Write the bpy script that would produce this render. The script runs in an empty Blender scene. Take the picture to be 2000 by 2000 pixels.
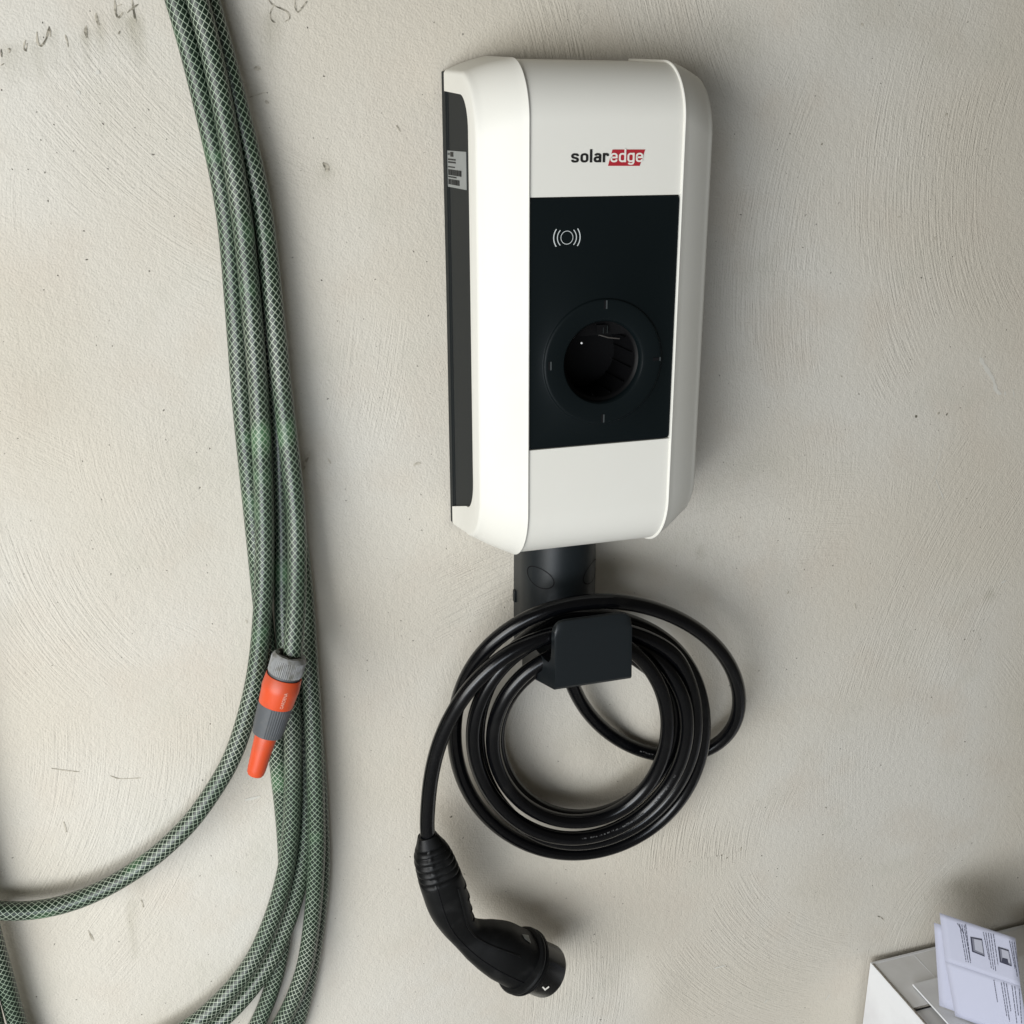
import bpy, bmesh, math, random
import numpy as np
from mathutils import Vector, Matrix
random.seed(7)
SC = bpy.context.scene
COL = SC.collection

# ------------------------------------------------------------------ camera
ZC = 1.62                      # eye height of the camera above the floor
DIST = 1.20                    # distance from the camera to the plastered wall
F = 2195.0                     # focal length in pixels of the 2000 px photograph
_X = np.array([7360.0, -763.0, F]); _X /= np.linalg.norm(_X)
_D = np.array([9.0, 6400.0, F]); _D /= np.linalg.norm(_D)
_D -= _X * (_X @ _D); _D /= np.linalg.norm(_D)
RW = np.array([_X, np.cross(_X, _D), -_D])     # world = RW @ (right, down, forward)
cam_d = bpy.data.cameras.new('camera')
cam = bpy.data.objects.new('camera', cam_d); COL.objects.link(cam)
cam_d.sensor_width = 36.0; cam_d.lens = F / 2000 * 36.0
cam_d.clip_start = 0.02; cam_d.clip_end = 60
M = Matrix.Identity(4)
for i in range(3):
    M[i][0] = RW[i, 0]; M[i][1] = -RW[i, 1]; M[i][2] = -RW[i, 2]
M[0][3], M[1][3], M[2][3] = 0.0, -DIST, ZC
cam.matrix_world = M
SC.camera = cam

# ------------------------------------------------------------------ light
w = bpy.data.worlds.new('World'); SC.world = w; w.use_nodes = True
bg = w.node_tree.nodes['Background']
bg.inputs[0].default_value = (1.0, 0.93, 0.76, 1); bg.inputs[1].default_value = 0.085
def area(name, loc, target, sx, sy, power, col):
    l = bpy.data.lights.new(name, 'AREA'); l.shape = 'RECTANGLE'; l.size = sx; l.size_y = sy
    l.energy = power; l.color = col
    o = bpy.data.objects.new(name, l); COL.objects.link(o)
    o.location = loc
    o.rotation_euler = (Vector(target) - Vector(loc)).to_track_quat('-Z', 'Z').to_euler()
    return o
# daylight through the wide open door on the left
area('door_daylight', (-1.95, -2.05, 1.15), (0.35, 0.0, 1.0), 1.7, 2.1, 97, (1.0, 1.0, 0.975))
# weaker skylight from the open yard behind the camera, low
area('yard_daylight', (-0.85, -2.4, 0.75), (0.9, 0.0, 0.35), 1.6, 0.8, 31, (0.84, 0.91, 1.0))
SC.view_settings.view_transform = 'Standard'; SC.view_settings.look = 'None'
SC.view_settings.exposure = -0.14; SC.view_settings.gamma = 1.0
SC.view_settings.use_curve_mapping = False
SC.cycles.use_denoising = True
SC.cycles.max_bounces = 5; SC.cycles.diffuse_bounces = 3; SC.cycles.glossy_bounces = 3

# ------------------------------------------------------------------ helpers
def ray(px, py):
    return RW @ np.array([px - 1000.0, py - 1000.0, F])
def at(px, py, y=0.0):
    """world point at depth y (wall = 0, room < 0) seen at a photo position"""
    r = ray(px, py); t = (DIST + y) / r[1]
    return Vector((r[0] * t, y, r[2] * t + ZC))
def on_plane(px, py, p0, n, off=0.0):
    r = Vector(ray(px, py)); o = Vector((0, -DIST, ZC))
    t = ((p0 + n * off) - o).dot(n) / r.dot(n)
    return o + r * t
def wall_y(x, z):
    """gentle unevenness of the hand trowelled plaster, metres (negative = proud)"""
    z = z - ZC
    h = 0.0012 * math.sin(5.1 * x + 2.3 * z + 0.6) + 0.0010 * math.sin(8.3 * z - 4.2 * x + 1.9)
    h += 0.0007 * math.sin(17 * x + 9 * z) * math.sin(13 * z - 6 * x + 0.4)
    for cx, cz, a, s in BUMPS:
        q = ((x - cx) ** 2 + (z - cz) ** 2) / (s * s)
        if q < 9: h += a * math.exp(-q)
    return h
BUMPS = []
for px, py, a, s in [(1200, 1420, .0030, .035), (1150, 1480, -.0028, .03), (1240, 1530, .0022, .03), (1215, 1900, .0035, .04),
                     (1290, 1940, -.0030, .035), (930, 1820, .0025, .05), (1000, 1560, .002, .03), (1480, 1150, -.002, .05),
                     (150, 1780, .003, .05), (60, 1580, .0025, .045), (330, 1480, -.002, .06), (1700, 1700, .002, .07), (1860, 1250, -.002, .06),
                     (1500, 60, .0015, .05), (1780, 300, -.002, .08), (650, 330, .0015, .03), (250, 900, -.002, .09)]:
    p = at(px, py); BUMPS.append((p.x, p.z - ZC, a, s))
def wat(px, py, off=0.0004):
    p = at(px, py); p.y = wall_y(p.x, p.z) - off
    return p

def obj(name, bm, mat, parent=None, smooth=True, ang=35):
    me = bpy.data.meshes.new(name)
    if smooth:
        for f in bm.faces: f.smooth = True
        for e in bm.edges:
            if len(e.link_faces) == 2 and e.calc_face_angle(0) > math.radians(ang): e.smooth = False
    bm.to_mesh(me); bm.free()
    if mat: me.materials.append(mat)
    o = bpy.data.objects.new(name, me); COL.objects.link(o)
    if parent:
        o.parent = parent
        o.matrix_parent_inverse = parent.matrix_world.inverted()
    return o
def thing(name, label, cat, loc, group=None):
    o = bpy.data.objects.new(name, None); COL.objects.link(o)
    o.empty_display_size = 0.05; o.location = loc
    o.matrix_world = Matrix.Translation(Vector(loc))
    o['label'] = label; o['category'] = cat
    if group: o['group'] = group
    return o
def tag(o, label, cat, group=None):
    o['label'] = label; o['category'] = cat
    if group: o['group'] = group
def catmull(pts, step):
    P = [np.array(p, float) for p in pts]
    P = [2 * P[0] - P[1]] + P + [2 * P[-1] - P[-2]]
    out = []
    for i in range(1, len(P) - 2):
        a, b, c, d = P[i - 1:i + 3]
        n = max(2, int(np.linalg.norm(c - b) / step))
        for k in range(n):
            t = k / n
            out.append(0.5 * (2 * b + (c - a) * t + (2 * a - 5 * b + 4 * c - d) * t * t + (3 * b - a - 3 * c + d) * t ** 3))
    out.append(P[-2])
    return np.array(out)
def smooth_path(P, it):
    P = P.copy()
    for _ in range(it):
        P[1:-1] = 0.5 * P[1:-1] + 0.25 * (P[:-2] + P[2:])
    return P
def frames(P):
    T = np.gradient(P, axis=0); T /= np.linalg.norm(T, axis=1)[:, None]
    n = np.array([0.0, -1.0, 0.0]); N = []
    for t in T:
        n = n - t * (n @ t); n /= np.linalg.norm(n); N.append(n.copy())
    N = np.array(N); B = np.cross(T, N)
    return T, N, B
def tube(P, rad, nseg=20, cap=True, sy=1.0):
    """sweep a ring along P; rad scalar, list, or function(i, angle); UV = (length m, angle 0..1)"""
    P = np.array(P); T, N, B = frames(P)
    L = np.concatenate([[0], np.cumsum(np.linalg.norm(np.diff(P, axis=0), axis=1))])
    bm = bmesh.new(); uv = bm.loops.layers.uv.new('UVMap'); rings = []
    for i in range(len(P)):
        row = []
        for k in range(nseg):
            a = 2 * math.pi * k / nseg
            r = rad(i, a) if callable(rad) else (rad[i] if hasattr(rad, '__len__') else rad)
            row.append(bm.verts.new(P[i] + (N[i] * math.cos(a) * sy + B[i] * math.sin(a)) * r))
        rings.append(row)
    for i in range(len(P) - 1):
        for k in range(nseg):
            k2 = (k + 1) % nseg
            f = bm.faces.new((rings[i][k], rings[i][k2], rings[i + 1][k2], rings[i + 1][k]))
            for l, (u, v) in zip(f.loops, ((L[i], k / nseg), (L[i], (k + 1) / nseg), (L[i + 1], (k + 1) / nseg), (L[i + 1], k / nseg))):
                l[uv].uv = (u, v)
    if cap:
        bm.faces.new(list(reversed(rings[0]))); bm.faces.new(rings[-1])
    bmesh.ops.recalc_face_normals(bm, faces=bm.faces)
    return bm
def lathe(profile, n=48, rmod=None, cap=True):
    """profile: (s, r) along +Z of the local frame"""
    bm = bmesh.new(); rows = []
    for s, r in profile:
        row = []
        for k in range(n):
            a = 2 * math.pi * k / n
            rr = r * (rmod(a, s) if rmod else 1)
            row.append(bm.verts.new((rr * math.cos(a), rr * math.sin(a), s)))
        rows.append(row)
    for i in range(len(rows) - 1):
        for k in range(n):
            bm.faces.new((rows[i][k], rows[i][(k + 1) % n], rows[i + 1][(k + 1) % n], rows[i + 1][k]))
    if cap:
        bm.faces.new(list(reversed(rows[0]))); bm.faces.new(rows[-1])
    bmesh.ops.recalc_face_normals(bm, faces=bm.faces)
    return bm
def axis_matrix(p, d, up=(0, -1, 0)):
    z = Vector(d).normalized(); x = Vector(up); x = (x - z * x.dot(z)).normalized(); y = z.cross(x)
    m = Matrix.Identity(4)
    for i in range(3): m[i][0], m[i][1], m[i][2], m[i][3] = x[i], y[i], z[i], p[i]
    return m
def box_bm(x0, x1, y0, y1, z0, z1, bev=0.0, seg=2):
    bm = bmesh.new()
    bmesh.ops.create_cube(bm, size=1)
    bmesh.ops.scale(bm, vec=(x1 - x0, y1 - y0, z1 - z0), verts=bm.verts)
    bmesh.ops.translate(bm, vec=((x0 + x1) / 2, (y0 + y1) / 2, (z0 + z1) / 2), verts=bm.verts)
    if bev: bmesh.ops.bevel(bm, geom=bm.edges[:], offset=bev, segments=seg, affect='EDGES', profile=0.5)
    return bm
def prism(poly, thick):
    """poly: list of world Vectors (planar); extrude by vector thick"""
    bm = bmesh.new()
    v = [bm.verts.new(p) for p in poly]; f = bm.faces.new(v)
    r = bmesh.ops.extrude_face_region(bm, geom=[f])
    bmesh.ops.translate(bm, vec=thick, verts=[e for e in r['geom'] if isinstance(e, bmesh.types.BMVert)])
    bmesh.ops.recalc_face_normals(bm, faces=bm.faces)
    return bm
def text_bm(txt, size, offset=0.0, extrude=0.0, shear=0.0):
    c = bpy.data.curves.new('text', 'FONT'); c.body = txt; c.size = size; c.offset = offset; c.extrude = extrude; c.shear = shear
    c.resolution_u = 4
    o = bpy.data.objects.new('text', c); COL.objects.link(o)
    dg = bpy.context.evaluated_depsgraph_get(); dg.update()
    me = bpy.data.meshes.new_from_object(o.evaluated_get(dg))
    bm = bmesh.new(); bm.from_mesh(me)
    bpy.data.objects.remove(o); bpy.data.curves.remove(c); bpy.data.meshes.remove(me)
    return bm

# ------------------------------------------------------------------ materials
def mat(name, col, rough=0.5, spec=0.5, coat=0.0, bump=None, var=None):
    m = bpy.data.materials.new(name); m.use_nodes = True
    nt = m.node_tree; b = nt.nodes['Principled BSDF']
    b.inputs['Base Color'].default_value = (*col, 1); b.inputs['Roughness'].default_value = rough
    b.inputs['Specular IOR Level'].default_value = spec; b.inputs['Coat Weight'].default_value = coat
    b.inputs['Coat Roughness'].default_value = 0.15
    tc = nt.nodes.new('ShaderNodeTexCoord')
    if var:      # (second colour, scale)
        n = nt.nodes.new('ShaderNodeTexNoise'); n.inputs['Scale'].default_value = var[1]; n.inputs['Detail'].default_value = 6
        nt.links.new(tc.outputs['Object'], n.inputs['Vector'])
        r = nt.nodes.new('ShaderNodeValToRGB'); r.color_ramp.elements[0].position = var[2] if len(var) > 2 else 0.45
        r.color_ramp.elements[1].position = var[3] if len(var) > 3 else 0.7
        r.color_ramp.elements[0].color = (*col, 1); r.color_ramp.elements[1].color = (*var[0], 1)
        nt.links.new(n.outputs['Fac'], r.inputs['Fac']); nt.links.new(r.outputs['Color'], b.inputs['Base Color'])
        mr = nt.nodes.new('ShaderNodeMapRange'); mr.inputs['To Min'].default_value = rough - 0.05; mr.inputs['To Max'].default_value = min(1, rough + 0.15)
        nt.links.new(n.outputs['Fac'], mr.inputs['Value']); nt.links.new(mr.outputs['Result'], b.inputs['Roughness'])
    if bump:     # (scale, strength, distance)
        n = nt.nodes.new('ShaderNodeTexNoise'); n.inputs['Scale'].default_value = bump[0]; n.inputs['Detail'].default_value = 3
        nt.links.new(tc.outputs['Object'], n.inputs['Vector'])
        bp = nt.nodes.new('ShaderNodeBump'); bp.inputs['Strength'].default_value = bump[1]; bp.inputs['Distance'].default_value = bump[2]
        nt.links.new(n.outputs['Fac'], bp.inputs['Height']); nt.links.new(bp.outputs['Normal'], b.inputs['Normal'])
    return m

class NT:
    """tiny node-graph builder"""
    def __init__(s, m): s.t = m.node_tree; s.b = s.t.nodes['Principled BSDF']
    def node(s, typ, **kw):
        n = s.t.nodes.new(typ)
        for k, v in kw.items(): setattr(n, k, v)
        return n
    def put(s, sock, v):
        if isinstance(v, bpy.types.NodeSocket): s.t.links.new(v, sock)
        else: sock.default_value = v
    def m(s, op, a, b=0.0, c=0.0):
        n = s.node('ShaderNodeMath', operation=op); s.put(n.inputs[0], a); s.put(n.inputs[1], b); s.put(n.inputs[2], c)
        return n.outputs[0]
    def v(s, op, a, b=(0, 0, 0)):
        n = s.node('ShaderNodeVectorMath', operation=op); s.put(n.inputs[0], a)
        if op == 'SCALE': s.put(n.inputs['Scale'], b)
        else: s.put(n.inputs[1], b)
        return n.outputs['Value'] if op in ('LENGTH', 'DISTANCE', 'DOT_PRODUCT') else n.outputs[0]
    def sep(s, a):
        n = s.node('ShaderNodeSeparateXYZ'); s.put(n.inputs[0], a); return n.outputs
    def comb(s, x, y, z=0.0):
        n = s.node('ShaderNodeCombineXYZ'); s.put(n.inputs[0], x); s.put(n.inputs[1], y); s.put(n.inputs[2], z); return n.outputs[0]
    def noise(s, vec, scale, detail=3, rough=0.5, out='Fac', dist=0.0):
        n = s.node('ShaderNodeTexNoise'); s.put(n.inputs['Vector'], vec); s.put(n.inputs['Scale'], scale)
        n.inputs['Detail'].default_value = detail; n.inputs['Roughness'].default_value = rough; n.inputs['Distortion'].default_value = dist
        return n.outputs[out]
    def ss(s, x, a, b):
        n = s.node('ShaderNodeMapRange', interpolation_type='SMOOTHSTEP'); s.put(n.inputs['Value'], x)
        n.inputs['From Min'].default_value = a; n.inputs['From Max'].default_value = b
        return n.outputs['Result']
    def mix(s, f, a, b):
        n = s.node('ShaderNodeMix', data_type='RGBA'); s.put(n.inputs[0], f)
        s.put(n.inputs[6], a if isinstance(a, bpy.types.NodeSocket) else (*a, 1)); s.put(n.inputs[7], b if isinstance(b, bpy.types.NodeSocket) else (*b, 1))
        return n.outputs[2]

def plaster():
    m = bpy.data.materials.new('trowelled_plaster'); m.use_nodes = True; g = NT(m)
    tc = g.node('ShaderNodeTexCoord').outputs['Object']
    xyz = g.sep(tc); P = g.comb(xyz[0], xyz[2], 0.0)
    big = g.noise(P, 2.2, 2); mid = g.noise(P, 9, 3)
    # --- trowel sweeps: every vertex of the wall carries the pivot and the strength of the stroke that passed it
    height = None
    for k, amp in enumerate((0.78, 0.58)):
        at_ = g.node('ShaderNodeAttribute', attribute_name='stroke%d' % k).outputs['Vector']; e = g.sep(at_)
        d = g.v('SUBTRACT', P, g.comb(e[0], e[1], 0.0)); q = g.sep(d)
        r = g.v('LENGTH', d); th = g.m('ARCTAN2', q[1], q[0])
        n = g.noise(g.comb(g.m('MULTIPLY', r, 400.0), g.m('MULTIPLY', g.m('MULTIPLY', th, r), 16.0), 3.0 + 5 * k), 1.0, 2, 0.6)
        h = g.m('MULTIPLY', g.m('SUBTRACT', n, 0.5), g.m('MULTIPLY', e[2], amp))
        height = h if height is None else g.m('ADD', height, h)
    grain = g.m('MULTIPLY', g.m('SUBTRACT', g.noise(P, 430, 1, 0.6), 0.5), 0.36)
    lump = g.m('MULTIPLY', g.m('SUBTRACT', g.noise(P, 110, 2, 0.6), 0.5), 0.50)
    height = g.m('ADD', g.m('ADD', height, grain), lump)
    # --- pores and specks
    vo = g.node('ShaderNodeTexVoronoi', voronoi_dimensions='2D'); g.put(vo.inputs['Vector'], g.v('ADD', P, g.v('SCALE', g.noise(P, 240, 0, out='Color'), 0.0035)))
    vo.inputs['Scale'].default_value = 70.0
    rnd = g.sep(vo.outputs['Color'])
    size = g.m('MULTIPLY', g.ss(rnd[0], 0.80, 1.0), 0.06)
    pore = g.ss(g.m('SUBTRACT', vo.outputs['Distance'], size), 0.012, -0.03)
    pore = g.m('MULTIPLY', pore, g.ss(rnd[1], 0.1, 0.9))
    height = g.m('SUBTRACT', height, g.m('MULTIPLY', pore, 0.35))
    bp = g.node('ShaderNodeBump'); bp.inputs['Strength'].default_value = 1.0; bp.inputs['Distance'].default_value = 0.0016
    g.put(bp.inputs['Height'], height); g.put(g.b.inputs['Normal'], bp.outputs['Normal'])
    c = g.mix(g.ss(big, 0.35, 0.65), (0.635, 0.59, 0.505), (0.675, 0.65, 0.59))
    c = g.mix(g.m('MULTIPLY', g.ss(mid, 0.45, 0.75), 0.5), c, (0.62, 0.56, 0.475))
    c = g.mix(g.m('MULTIPLY', g.ss(g.noise(g.v('ADD', P, (7, 3, 0)), 12, 3), 0.55, 0.75), 0.30), c, (0.56, 0.54, 0.46))
    c = g.mix(g.m('MULTIPLY', pore, 0.85), c, (0.07, 0.06, 0.045))
    st = g.node('ShaderNodeAttribute', attribute_name='stain').outputs['Fac']
    c = g.mix(g.m('MULTIPLY', st, g.ss(mid, 0.2, 0.6)), c, (0.36, 0.34, 0.265))
    g.put(g.b.inputs['Base Color'], c)
    g.b.inputs['Roughness'].default_value = 0.86; g.b.inputs['Specular IOR Level'].default_value = 0.25
    return m
STROKES = []
for piv, ce, sx, amp in [((1750, 1600), (1380, 1760), .13, 1.3), ((1800, 1500), (1480, 1900), .13, 1.3), ((1950, 1830), (1800, 1800), .09, 0.9),
                         ((300, 2100), (1120, 1960), .10, 1.1), ((260, 1380), (420, 1500), .10, 1.1), ((250, 1400), (330, 1330), .09, 1.0),
                         ((700, 900), (60, 1230), .10, 0.9), ((2200, 500), (1560, 470), .13, 0.9), ((2300, 300), (1800, 420), .13, 1.0),
                         ((2600, 1400), (1850, 1150), .13, 0.9), ((1500, 2600), (960, 1120), .07, 1.3), ((1500, 1700), (1500, 1030), .10, 0.9),
                         ((900, -400), (330, 330), .10, 0.7), ((300, 300), (1130, 90), .09, 1.0), ((-600, 1500), (230, 1650), .12, 0.8),
                         ((2200, -300), (1300, 60), .08, 0.8), ((800, 2300), (850, 1700), .10, 0.5)]:
    a, b = at(*piv), at(*ce); STROKES.append(((a.x, a.z), (b.x, b.z), sx, amp))

def hose_mat():
    m = bpy.data.materials.new('braided_green_hose'); m.use_nodes = True; g = NT(m)
    uv = g.node('ShaderNodeUVMap').outputs[0]; s = g.sep(uv)
    tc = g.node('ShaderNodeTexCoord').outputs['Object']
    wob = g.m('MULTIPLY', g.m('SUBTRACT', g.noise(tc, 25, 2), 0.5), 0.5)
    ua = g.m('ADD', g.m('MULTIPLY', s[0], 1 / 0.0076), wob); vb = g.m('MULTIPLY', s[1], 10.0)
    def line(ph, w):
        d = g.m('ABSOLUTE', g.m('SUBTRACT', g.m('FRACT', ph), 0.5)); return g.ss(d, w, w * 0.35)
    l1 = line(g.m('ADD', vb, ua), 0.085); l2 = line(g.m('SUBTRACT', vb, ua), 0.085)
    th = g.m('MAXIMUM', l1, l2)
    patch = g.ss(g.noise(tc, 14, 3), 0.58, 0.74)
    gap = g.mix(patch, (0.006, 0.017, 0.008), (0.050, 0.125, 0.054))
    gap = g.mix(g.m('MULTIPLY', g.ss(g.noise(tc, 5, 2), 0.4, 0.7), 0.5), gap, (0.007, 0.020, 0.011))
    thc = g.mix(g.ss(g.noise(tc, 9, 2), 0.35, 0.65), (0.36, 0.47, 0.34), (0.62, 0.70, 0.56))
    c = g.mix(g.m('MULTIPLY', th, 0.88), gap, thc)
    c = g.mix(g.m('MULTIPLY', g.ss(g.noise(tc, 160, 4, 0.7), 0.62, 0.8), 0.22), c, (0.10, 0.13, 0.09))
    g.put(g.b.inputs['Base Color'], c)
    bp = g.node('ShaderNodeBump'); bp.inputs['Strength'].default_value = 0.35; bp.inputs['Distance'].default_value = 0.0008
    g.put(bp.inputs['Height'], th); g.put(g.b.inputs['Normal'], bp.outputs['Normal'])
    g.put(g.b.inputs['Roughness'], g.m('ADD', 0.22, g.m('MULTIPLY', g.noise(tc, 40, 3), 0.3)))
    g.b.inputs['Coat Weight'].default_value = 0.10; g.b.inputs['Coat Roughness'].default_value = 0.25
    return m

MT = {}
MT['plaster'] = plaster()
MT['white'] = mat('white_plastic', (0.775, 0.765, 0.71), 0.42, 0.35, var=((0.745, 0.73, 0.665), 5, 0.45, 0.75), bump=(900, 0.10, 0.0004))
MT['panel'] = mat('dark_front_panel', (0.0038, 0.0066, 0.0076), 0.40, 0.18, bump=(1200, 0.08, 0.0003))
MT['anth'] = mat('anthracite_plastic', (0.016, 0.019, 0.0195), 0.6, 0.16, bump=(1500, 0.15, 0.0003))
MT['holder'] = mat('holder_plastic', (0.010, 0.013, 0.015), 0.38, 0.32, bump=(1400, 0.15, 0.0003))
MT['black'] = mat('black_cavity', (0.0025, 0.0025, 0.003), 0.5, 0.18)
MT['worn'] = mat('worn_jacket_print', (0.10, 0.10, 0.10), 0.6, 0.2, var=((0.006, 0.006, 0.006), 500, 0.42, 0.58))
MT['slot'] = mat('slot_edge_grey', (0.05, 0.058, 0.06), 0.5)
MT['smear'] = mat('grey_smear', (0.50, 0.475, 0.40), 0.9, 0.1, var=((0.585, 0.545, 0.465), 50, 0.4, 0.6))
MT['line'] = mat('seam_line', (0.003, 0.003, 0.004), 0.7, 0.2)
MT['cable'] = mat('black_cable_jacket', (0.0018, 0.0020, 0.0027), 0.17, 0.34, var=((0.008, 0.008, 0.008), 30, 0.6, 0.8))
MT['plug'] = mat('plug_rubber', (0.0036, 0.0039, 0.0042), 0.40, 0.24, var=((0.018, 0.018, 0.018), 45, 0.55, 0.85), bump=(700, 0.15, 0.0004))
MT['gloss'] = mat('plug_gloss_black', (0.0025, 0.0025, 0.003), 0.25, 0.32)
MT['print_white'] = mat('white_print', (0.62, 0.66, 0.66), 0.6)
MT['print_black'] = mat('black_print', (0.006, 0.006, 0.005), 0.6)
MT['print_grey'] = mat('grey_print', (0.07, 0.075, 0.075), 0.7)
MT['red'] = mat('red_print', (0.42, 0.018, 0.030), 0.5)
MT['pale'] = mat('pale_print', (0.82, 0.79, 0.73), 0.5)
MT['sticker'] = mat('silver_sticker', (0.27, 0.285, 0.28), 0.42, 0.5, var=((0.30, 0.315, 0.31), 60))
MT['hose'] = hose_mat()
MT['orange'] = mat('orange_plastic', (0.66, 0.080, 0.022), 0.36, 0.45, var=((0.50, 0.085, 0.035), 45, 0.5, 0.8), bump=(500, 0.1, 0.0004))
MT['ngrey'] = mat('nozzle_grey', (0.085, 0.092, 0.10), 0.5, 0.4, var=((0.12, 0.12, 0.12), 80, 0.5, 0.8))
MT['collar'] = mat('collar_grey', (0.29, 0.295, 0.295), 0.55, 0.4, var=((0.16, 0.155, 0.135), 140, 0.45, 0.7))
MT['dirt'] = mat('dirty_groove', (0.035, 0.032, 0.028), 0.9, 0.1)
MT['card'] = mat('white_card', (0.82, 0.83, 0.85), 0.75, 0.2, var=((0.72, 0.72, 0.74), 12), bump=(150, 0.1, 0.0006))
MT['cardgrey'] = mat('grey_board', (0.80, 0.80, 0.805), 0.8, 0.2, var=((0.73, 0.725, 0.72), 20), bump=(200, 0.15, 0.0006))
MT['cardedge'] = mat('corrugated_edge', (0.24, 0.21, 0.17), 0.9, 0.1, var=((0.42, 0.40, 0.37), 400, 0.4, 0.6))
MT['paper'] = mat('printed_paper', (0.52, 0.535, 0.655), 0.7, 0.25, bump=(40, 0.05, 0.001))
MT['ink'] = mat('ink', (0.055, 0.058, 0.085), 0.8, 0.1)
MT['inkgrey'] = mat('ink_grey', (0.20, 0.205, 0.25), 0.8, 0.1)
MT['inklight'] = mat('ink_light', (0.42, 0.43, 0.50), 0.8, 0.1)
MT['pencil'] = mat('pencil', (0.15, 0.14, 0.11), 0.9, 0.1, var=((0.52, 0.48, 0.40), 170, 0.40, 0.56))
MT['faint'] = mat('faint_mark', (0.34, 0.31, 0.25), 0.9, 0.1, var=((0.56, 0.52, 0.44), 200, 0.38, 0.55))
MT['fresh'] = mat('fresh_plaster', (0.68, 0.66, 0.60), 0.85, 0.2, bump=(300, 0.3, 0.001))
MT['cream'] = mat('cream_plastic', (0.60, 0.58, 0.50), 0.5)
MT['concrete'] = mat('concrete', (0.34, 0.33, 0.32), 0.85, 0.2, var=((0.27, 0.265, 0.25), 6), bump=(60, 0.3, 0.003))

# ------------------------------------------------------------------ wall and floor
STAINS = [(262, 40, 12, 80, .006, .8), (168, 70, 4, 50, .005, .6), (98, 70, 4, 55, .005, .6), (78, 90, 0, 60, .005, .5), (232, 30, 8, 70, .005, .5), (194, 50, 6, 50, .005, .5), (18, 100, 8, 60, .007, .5),
          (133, 90, 4, 40, .004, .4), (50, 95, 6, 50, .006, .4), (531, 40, -2, 90, .008, .45), (256, 1760, 8, 110, .004, .6), (600, 890, -20, 60, .006, .5), (640, 335, -4, 12, .008, .7), (500, 180, 20, 10, .008, .4),
          (270, 1690, 4, 60, .012, .3), (1240, 1500, 60, -30, .03, .3), (1170, 1420, 40, 30, .03, .3), (1660, 20, 200, 40, .05, .25), (1870, 1730, 20, 10, .012, .3), (1930, 1160, 8, 4, .008, .5), (1370, 1075, 4, 14, .006, .5),
          (420, 900, -60, 200, .06, .15), (1500, 1400, 200, 60, .08, .12), (60, 700, 20, 300, .06, .15)]
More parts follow.
